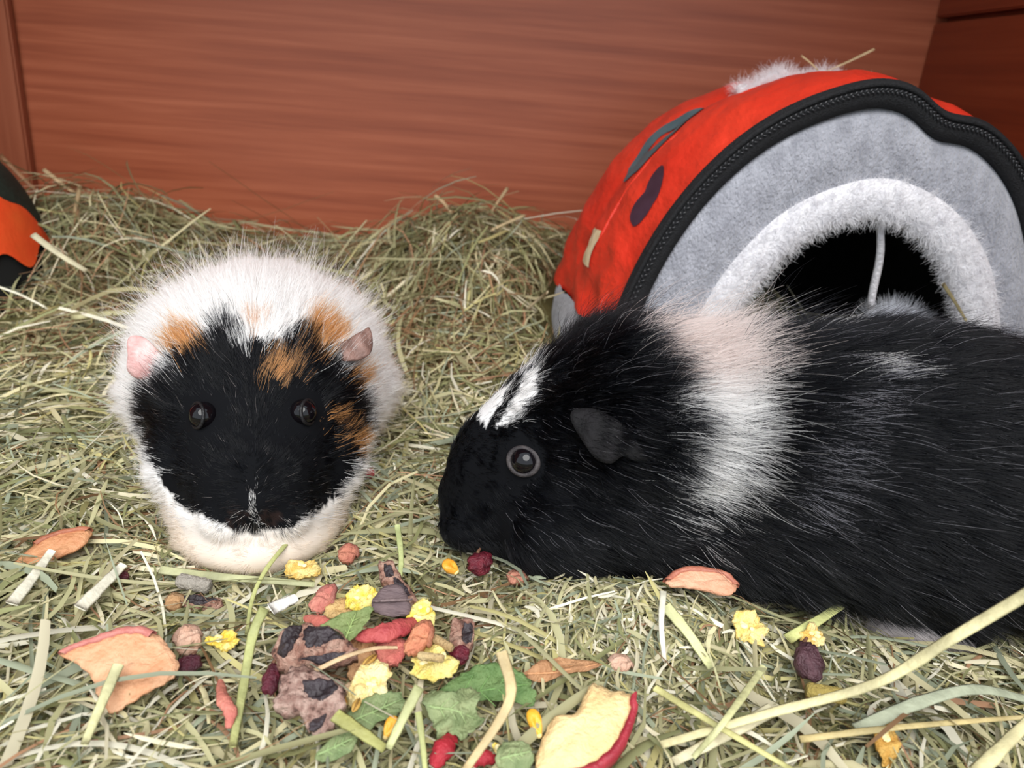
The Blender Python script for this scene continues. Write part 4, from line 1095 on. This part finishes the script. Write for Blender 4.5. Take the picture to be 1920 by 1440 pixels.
pod('large dark carob pod chunk left of the red peel', 598, 1218, [(-78, 20), (-70, -20), (-30, -34), (20, -32), (62, -8), (72, 8), (48, 24), (10, 26), (-20, 36), (-52, 40)], [[(-72, 12), (-62, -20), (-38, -26), (-40, 6), (-56, 24)], [(-30, -28), (10, -30), (44, -12), (10, -4), (-24, 4)], [(-24, 26), (10, 12), (52, 10), (40, 20), (0, 24)]], seed=2, lift=0.017)
pod('pale pink carob pod chunk at the front of the food pile', 585, 1312, [(-66, 12), (-58, -36), (-30, -52), (10, -40), (50, -26), (64, 4), (54, 34), (34, 52), (6, 46), (-14, 26), (-44, 26)], [[(-22, -22), (20, -30), (46, -14), (28, 6), (2, 4), (-12, -4)], [(8, 34), (34, 22), (30, 44), (14, 52)]], ((190, 160, 146), (150, 116, 104)), seed=3, lift=0.015)
pod('small carob pod piece with a black ribbed patch right of the pile', 868, 1196, [(-22, -26), (14, -30), (20, 0), (16, 22), (-14, 26), (-24, 6)], [[(-2, -16), (16, -18), (16, 14), (0, 12)]], seed=4, lift=0.013, thick=0.004)
pod('dark brown carob scrap under the grey pellet', 376, 1130, [(-38, -4), (0, -14), (34, -8), (38, 6), (0, 12), (-34, 8)], [[(-28, -6), (4, -10), (30, -4), (4, 6), (-22, 4)]], seed=1, lift=0.006, thick=0.003)
# grey husk
t, k = food('seed_husk', 'smooth grey-brown seed husk on top of the food pile', 738, 1128, 'seed husk', 30, 0, 0.020)
V, F, sm = slab(px_outline([(-40, 2), (-26, -22), (0, -30), (18, -18), (34, 8), (24, 20), (-8, 24), (-34, 16)], k), 0.0016, bowl(-10, -14, 0.0003, 300, 2)); link('shell', mesh('shell', V, F), mc('grey_husk', (120, 102, 102), (98, 82, 84), 120, 0.6, 0.5, 500, stretch=(1, 5, 1)), t)
v, f = tube([(-0.006, -0.001, 0.0012), (0, -0.0003, 0.0018), (0.0055, 0.0006, 0.0012)], [0.0003, 0.0005, 0.0003], 6); link('ridge', mesh('ridge', v, f), mc('husk_ridge', (136, 118, 116), (110, 94, 94)), t)

def leaf(label, px, py, outline, c, seed, lift=0.014, tilt=24, tip=None, curl=0.0010, freq=330, veins=True):
    t, k = food('dried_leaf', label, px, py, 'leaf', tilt, 0, lift, 'dried green leaves')
    zf = bowl(5, -6, curl, freq, seed); o = px_outline(outline, k)
    V, F, sm = slab(o, 0.0005, zf, 9, 4, 0.6, 0.10)
    link('blade', mesh('blade', V, F), mc('leaf_%d_%d_%d' % c[0], c[0], c[1], 180, 0.6, 0.6, 900), t)
    a, b = tip
    a = np.array([a[0] * k, -a[1] * k / FORE]); b = np.array([b[0] * k, -b[1] * k / FORE])
    def line(p, q, r0, r1):
        P = [(p + (q - p) * u) for u in np.linspace(0, 1, 8)]
        P = [(x[0], x[1], float(zf(np.array([x[0]]), np.array([x[1]]))[0]) + 0.0004) for x in P]
        v, f = tube(P, list(np.linspace(r0, r1, 8)), 6); return v, f
    v, f = line(a, b, 0.00035, 0.00015)
    vc = tuple(min(255, int(x * 1.25 + 12)) for x in c[1]); vm = mc('vein_%d_%d_%d' % vc, vc)
    mr = link('midrib', mesh('midrib', v, f), vm, t)
    if veins:
        d = b - a; nrm = np.array([-d[1], d[0]])
        for u in (0.25, 0.45, 0.65):
            for sg in (-1, 1):
                p = a + d * u; q = p + d * 0.16 + nrm * sg * 0.22 * (1 - 0.4 * u)
                v, f = line(p, q, 0.0002, 0.0001); link('vein', mesh('vein', v, f), vm, mr)
G1 = ((134, 146, 92), (108, 124, 72)); G2 = ((118, 144, 88), (88, 118, 64)); G3 = ((152, 162, 116), (116, 132, 88)); G4 = ((140, 152, 106), (108, 126, 82))
leaf('pointed olive-green leaf lying over the red peel', 648, 1172, [(-44, 8), (-20, -14), (10, -24), (42, -32), (40, -8), (22, 16), (6, 28), (-14, 22)], G1, 1, 0.021, 30, ((4, 26), (16, -24)), 0.0006)
leaf('big bright green leaf right of the food pile', 912, 1286, [(-90, 28), (-60, -8), (-20, -30), (30, -36), (70, -22), (90, 4), (86, 26), (40, 20), (0, 22), (-40, 30)], G2, 2, 0.013, 26, ((-84, 24), (76, -6)))
leaf('curly grey-green leaf below the big green leaf', 852, 1330, [(-62, -8), (-44, -30), (-10, -22), (20, -40), (46, -30), (40, -4), (58, 12), (36, 30), (20, 44), (-6, 36), (-24, 46), (-40, 18)], G3, 3, 0.015, 28, ((-50, 0), (44, 8)), 0.0026, 480)
leaf('green leaf scrap in front of the pale corn flake', 706, 1334, [(-62, 22), (-40, -8), (-10, -28), (34, -34), (54, -14), (34, 8), (6, 16), (-10, 34), (-40, 36)], G4, 4, 0.013, 26, ((-52, 24), (46, -22)), 0.0014)
leaf('blurred green leaf scrap at the bottom left of the pile', 634, 1398, [(-40, 18), (-16, -6), (10, -22), (34, -16), (30, 6), (8, 18), (-18, 26)], G4, 5, 0.012, 24, ((-34, 16), (28, -10)), 0.0014)
leaf('ragged green leaf scrap at the bottom edge by the cream apple slice', 966, 1416, [(-34, 18), (-30, -14), (-8, -22), (20, -20), (34, 0), (28, 20), (4, 26)], G3, 6, 0.013, 24, ((-28, 10), (28, -6)), 0.0018)
leaf('tan curled dry leaf right of the big green leaf', 1058, 1250, [(-74, 22), (-50, -2), (-10, -16), (40, -14), (72, -6), (40, 4), (0, 12), (-40, 26)], ((190, 142, 102), (162, 116, 80)), 7, 0.012, 22, ((-70, 20), (62, -6)), 0.0012, veins=False)

def chip(label, px, py, w, h, c, seed, lift=0.013, rot=0, thick=0.003, cat='fruit chip', name='fruit_chip'):
    t, k = food(name, label, px, py, cat, 25, rot, lift, 'small dried fruit chips')
    V, F, sm = slab(blob_outline(w * k, h * k / FORE, 8, 0.16, seed), thick, bowl(-12, 8, 0.0010, 500, seed), 6, 4, 0.6, 0.12)
    link('flesh', mesh('flesh', V, F), mc('chip_%d_%d_%d' % c[0], c[0], c[1], 260, 0.65, 0.7, 900), t)
    n = len(sm); P = [(sm[i % n][0], sm[i % n][1], 12 * -sm[i % n][0] ** 2 + 8 * sm[i % n][1] ** 2) for i in range(0, n // 2)]
    v, f = tube(P, [thick * 0.34] * len(P), 6); link('rind', mesh('rind', v, f), mc('rind_%d_%d_%d' % c[0], tuple(int(x * 0.82) for x in c[0]), tuple(int(x * 0.78) for x in c[1]), 260, 0.6), t)
PK = ((212, 140, 122), (190, 112, 100))
chip('pink fruit chip standing left of the first yellow flake', 606, 1126, 36, 50, PK, 1, 0.014, -25)
chip('pinkish brown chip in the hay between the two guinea pigs', 652, 1040, 34, 32, ((196, 128, 104), (174, 104, 86)), 2, 0.010)
chip('orange-pink chip at the right end of the red peel', 786, 1198, 40, 60, ((218, 146, 108), (196, 120, 90)), 3, 0.018, -30)
chip('rosy chip under the right end of the red peel', 735, 1222, 56, 40, ((212, 126, 110), (190, 98, 90)), 4, 0.014, 15)
chip('tan crumbly chip between pink chip and green leaf', 640, 1146, 60, 34, ((214, 180, 122), (194, 152, 98)), 5, 0.012, 10)
chip('peach chip with orange rim behind the pale corn flake', 690, 1236, 90, 70, ((226, 178, 130), (208, 154, 108)), 6, 0.010, 20, 0.003)
chip('small rosy chip in the hay below the chin of the black guinea pig', 968, 1086, 34, 26, ((206, 142, 118), (186, 118, 98)), 7, 0.009)
chip('faint brown-pink chip under the jaw of the black guinea pig', 1050, 1060, 34, 22, ((176, 112, 88), (150, 90, 72)), 8, 0.008)
chip('beige frayed chip at the top right of the peach apple slice', 352, 1200, 50, 44, ((222, 184, 160), (200, 156, 132)), 9, 0.009, 30)
chip('small brown chip left of the grey pellet', 326, 1130, 30, 24, ((186, 146, 104), (160, 122, 84)), 10, 0.007)
chip('pale rosy chip right of the tan curled leaf', 1162, 1246, 36, 26, ((222, 184, 160), (204, 164, 140)), 11, 0.010)

def pellet(label, px, py, ln, dia, rot, c, lift=0.012):
    t, k = food('food_pellet', label, px, py, 'food pellet', 12, rot, lift, 'cylindrical food pellets')
    L = ln * k; R = dia * k / 2; V = []; nr = 12; ns = 14
    for i in range(ns):
        u = i / (ns - 1); e = min(1, 0.72 + 5 * min(u, 1 - u))
        for j in range(nr):
            th = 2 * math.pi * j / nr; r = R * e * (1 + 0.07 * math.sin(i * 1.9 + j * 2.3) + 0.05 * math.sin(i * 4.1 - j))
            V.append(((u - 0.5) * L, r * math.cos(th), r * math.sin(th)))
    F = grid_faces(ns, nr, True)
    link('pressed_body', mesh('pressed_body', V, F), mc('pellet_%d_%d_%d' % c[0], c[0], c[1], 500, 0.8, 0.8, 1500), t)
    for sg in (-1, 1):
        v, f = ellipsoid((sg * L * 0.49, 0, 0), (R * 0.16, R * 0.72, R * 0.72), 12); link('broken_end', mesh('broken_end', v, f), mc('pelletend_%d_%d_%d' % c[0], tuple(int(x * 0.9) for x in c[0]), tuple(int(x * 0.86) for x in c[1]), 700, 0.9, 1.0, 1500), t)
pellet('tan food pellet lying on the broad yellow flake', 808, 1232, 50, 16, -4, ((216, 190, 140), (190, 160, 110)), 0.020)
pellet('tan food pellet leaning right of the orange-pink chip', 830, 1206, 48, 17, -34, ((206, 176, 128), (182, 150, 104)), 0.016)
pellet('grey food pellet in front of the black-faced guinea pig', 364, 1094, 66, 28, -10, ((178, 170, 158), (158, 150, 138)), 0.010)
pellet('translucent yellowish food pellet below the purple berry', 1548, 1300, 72, 30, -8, ((192, 170, 92), (170, 148, 80)), 0.011)
pellet('crumbly beige food pellet at the right of the pale carob chunk', 645, 1296, 40, 16, 60, ((214, 186, 150), (192, 160, 124)), 0.014)

def grain(label, px, py, ln, dia, rot, lift=0.016, c=((214, 174, 96), (196, 152, 76))):
    t, k = food('barley_grain', label, px, py, 'grain', 15, rot, lift, 'barley grains')
    V, F = ellipsoid((0, 0, 0), (ln * k / 2, dia * k / 2, dia * k * 0.4), 16)
    V = [Vector((v.x, v.y * (1 - 0.4 * (v.x / (ln * k / 2)) ** 2), v.z - 0.0004 * math.exp(-(v.y / 0.0004) ** 2) * (v.z > 0))) for v in V]
    link('hull', mesh('hull', V, F), mc('grain_hull', c[0], c[1], 300, 0.5, 0.4, 900, stretch=(0.3, 3, 1)), t)
    v, f = tube([(-ln * k * 0.46, 0, dia * k * 0.18), (0, 0, dia * k * 0.40), (ln * k * 0.46, 0, dia * k * 0.18)], [0.0001, 0.0003, 0.0001], 5); link('crease', mesh('crease', v, f), mc('grain_crease', (150, 112, 54)), t)
grain('barley grain lying across the peach chip', 692, 1240, 46, 17, 62, 0.016)
grain('barley grain at the front of the peach chip', 668, 1322, 36, 16, 80, 0.015, ((206, 150, 84), (190, 132, 66)))

# single stalks that stand out from the hay
M_stalk = {}
def stalk(label, pts, wpx, c, lifts=None, flat=0.35, kink=True):
    n = len(pts)
    if lifts is None: lifts = [0.014] * n
    W = [ground_at(x, y, l) if l < 0.1 else None for (x, y), l in zip(pts, lifts)]
    for i, (q, l) in enumerate(zip(pts, lifts)):
        if W[i] is None: W[i] = at_y(q[0], q[1], l)
    p0 = W[0].copy(); k = scale_at(W[n // 2])
    xs = np.arange(n); q = np.linspace(0, n - 1, 5 * (n - 1) + 1)
    C = np.stack([catmull(xs, [w[a] for w in W], q) if n > 2 else np.interp(q, xs, [w[a] for w in W]) for a in range(3)], 1)
    N = len(C); V = []; half = wpx * k / 2
    for i in range(N):
        tg = Vector(C[min(i + 1, N - 1)] - C[max(i - 1, 0)]).normalized(); up = (CAM - Vector(C[i])).normalized() * 0.6 + Vector((0, 0, 0.5))
        sd = tg.cross(up).normalized(); nr = sd.cross(tg)
        u = i / (N - 1); w = half * (1 - 0.35 * u) * (1.12 if i in (N // 3, 2 * N // 3) else 1.0)
        for a in np.linspace(0, 2 * math.pi, 8, endpoint=False):
            V.append(Vector(C[i]) + sd * w * math.cos(a) + nr * (w * flat * math.sin(a)) - p0)
    F = grid_faces(N, 8, True); F += [tuple(range(8)), tuple((N - 1) * 8 + j for j in range(8))[::-1]]
    key = c
    if key not in M_stalk: M_stalk[key] = mat('stalk_%d_%d_%d' % c, c, tuple(int(x * 0.82) for x in c), 90, 0.55, 0.3, 500, stretch=(1, 1, 1))
    o = link('hay_stalk', mesh('hay_stalk', V, F), M_stalk[key], None, loc=p0)
    return tag(o, label, 'hay stalk', 'single hay stalks')
PALE = (222, 212, 162); STRAW = (206, 194, 136); GREEN = (186, 188, 124); WHITE = (234, 228, 206); TANS = (200, 170, 128); GREY = (176, 182, 156); OLIVE = (158, 154, 92)
stalk('long pale stalk rising to the right edge at the lower right', [(1935, 1108), (1780, 1200), (1640, 1282), (1440, 1338), (1240, 1396)], 24, PALE, [0.060, 0.044, 0.028, 0.019, 0.016])
stalk('grey-green blade arching at the right edge', [(1606, 1368), (1720, 1318), (1830, 1292), (1930, 1312)], 26, GREY, [0.014, 0.018, 0.020, 0.014], 0.15)
stalk('bent tan blade standing right of the big green leaf', [(940, 1222), (958, 1290), (940, 1345), (868, 1450)], 24, (214, 190, 140), [0.034, 0.030, 0.026, 0.018], 0.2)
stalk('thick green stem upright left of the dark pods', [(496, 1140), (474, 1190), (456, 1290), (436, 1400)], 22, GREEN, [0.026, 0.020, 0.015, 0.012])
stalk('thin green stem leaning over the chest of the black-faced guinea pig', [(545, 1010), (500, 1066), (474, 1120), (462, 1190)], 10, GREEN, [0.016, 0.016, 0.014, 0.012])
stalk('white flat stalk at the far left of the foreground', [(22, 1132), (60, 1084), (98, 1032)], 24, WHITE, None, 0.2)
stalk('white-tipped stalk pointing up right at the left foreground', [(150, 1140), (190, 1100), (232, 1058)], 26, WHITE, None, 0.2)
stalk('pale stalk crossing the peach apple slice', [(222, 1246), (190, 1320), (158, 1396)], 22, (216, 212, 160), [0.020, 0.016, 0.014])
stalk('short white straw segment left of the pink chip', [(508, 1142), (556, 1120)], 26, (246, 242, 232), [0.016, 0.016], 0.25)
stalk('pale green stalk upright in front of the curly leaf', [(786, 1288), (756, 1346), (728, 1404)], 22, (204, 206, 148), [0.028, 0.022, 0.018])
stalk('olive blade bent in front of the green leaf scrap', [(628, 1340), (668, 1366), (722, 1404)], 28, (176, 174, 104), [0.020, 0.020, 0.018], 0.15)
stalk('narrow green stalk cut by the bottom edge', [(784, 1335), (792, 1390), (798, 1450)], 14, GREEN, [0.024, 0.020, 0.016])
stalk('pale stem curving across the dark pod chunk', [(575, 1266), (640, 1234), (700, 1216), (745, 1214)], 10, (206, 176, 136), [0.018, 0.022, 0.022, 0.020])
stalk('upright white stalk in the chopped hay heap', [(1244, 1108), (1240, 1170), (1246, 1240)], 13, WHITE, [0.022, 0.018, 0.014])
stalk('wide pale blade slanting right in the chopped hay heap', [(1248, 1136), (1290, 1186), (1334, 1252)], 24, (218, 218, 160), None, 0.15)
stalk('broad yellow-green blade before the black guinea pig belly', [(1476, 1198), (1545, 1156), (1618, 1104)], 22, (210, 212, 140), [0.013, 0.016, 0.018], 0.15)
stalk('thin stalk bent like a roof by the hind foot', [(1560, 1150), (1652, 1098), (1700, 1140), (1760, 1184)], 8, STRAW, [0.012, 0.020, 0.014, 0.010])
stalk('broad white stalk at the bottom right of the cream apple slice', [(1448, 1330), (1360, 1378), (1262, 1428)], 28, (228, 218, 180), [0.015, 0.014, 0.013], 0.25)
stalk('pale yellow stalk running down right from the heap', [(1228, 1290), (1330, 1352), (1490, 1446)], 15, (216, 210, 140), [0.018, 0.020, 0.018])
stalk('slanting pale stalk crossing the yellow one at the front', [(1432, 1250), (1360, 1350), (1300, 1420)], 16, (214, 212, 156), [0.016, 0.024, 0.016])
stalk('straight brown straw at the lower right corner', [(1500, 1386), (1700, 1362), (1925, 1344)], 14, (206, 186, 130), [0.016, 0.018, 0.018])
stalk('pale stalk cut by the lower right corner', [(1830, 1450), (1880, 1400), (1930, 1350)], 30, PALE, [0.020, 0.022, 0.024])
stalk('pale green stalk standing behind the corn kernel by the black muzzle', [(745, 985), (752, 1040), (750, 1086)], 12, (196, 204, 140), [0.018, 0.014, 0.012])
stalk('wide flat blade lying across in front of the white chest', [(300, 1068), (400, 1080), (500, 1088), (590, 1096)], 18, (190, 190, 144), [0.012, 0.012, 0.012, 0.012], 0.15)
stalk('pale stick lying near the grey base of the red house', [(966, 598), (1026, 548)], 14, (212, 196, 160), [0.014, 0.45])
stalk('thick pale green stalk lying left of the white back', [(132, 594), (200, 588), (272, 584)], 16, (190, 184, 140), [0.020, 0.020, 0.020])
stalk('thick pale straw sloping down beside the orange house', [(62, 440), (110, 476), (162, 508)], 14, (206, 198, 164), [0.44, 0.435, 0.43])
stalk('tan straw leaning on the wall above the left mound', [(82, 318), (140, 362), (206, 412)], 9, TANS, [0.56, 0.555, 0.55])
stalk('short upright brown straw in the left mound', [(150, 350), (140, 400), (132, 448)], 8, TANS, [0.52, 0.52, 0.52])
stalk('long tan straw leaning into the left back corner', [(0, 290), (60, 350), (128, 412)], 9, (166, 120, 84), [0.57, 0.57, 0.57])
stalk('upright straw on top of the middle hay mound', [(814, 366), (830, 378), (846, 398)], 9, TANS, [0.54, 0.54, 0.54])
stalk('thin straw pointing right on the middle hay mound', [(984, 404), (945, 420), (905, 440)], 7, (196, 172, 130), [0.52, 0.52, 0.52])
stalk('thin straw pointing up right on the middle hay mound', [(952, 352), (935, 376), (922, 396)], 7, TANS, [0.535, 0.535, 0.535])
stalk('long tan straw sticking up from the fleece tuft', [(1640, 92), (1590, 116), (1545, 136)], 7, TANS, [0.452, 0.455, 0.458])
stalk('short thin straw at the left of the fleece tuft', [(1502, 104), (1520, 118), (1536, 134)], 5, TANS, [0.458, 0.458, 0.458])
stalk('pale straw lying across the fleece tuft', [(1400, 184), (1470, 160), (1530, 140)], 6, (196, 172, 130), [0.440, 0.442, 0.444])
stalk('pale straw standing in the dark doorway at its right', [(1768, 532), (1788, 562), (1812, 602)], 9, (150, 138, 100), [0.372, 0.372, 0.372])
stalk('white straw stuck to the lower left of the red shell', [(1115, 430), (1108, 480), (1100, 545)], 6, (232, 216, 190), [0.452, 0.446, 0.440])
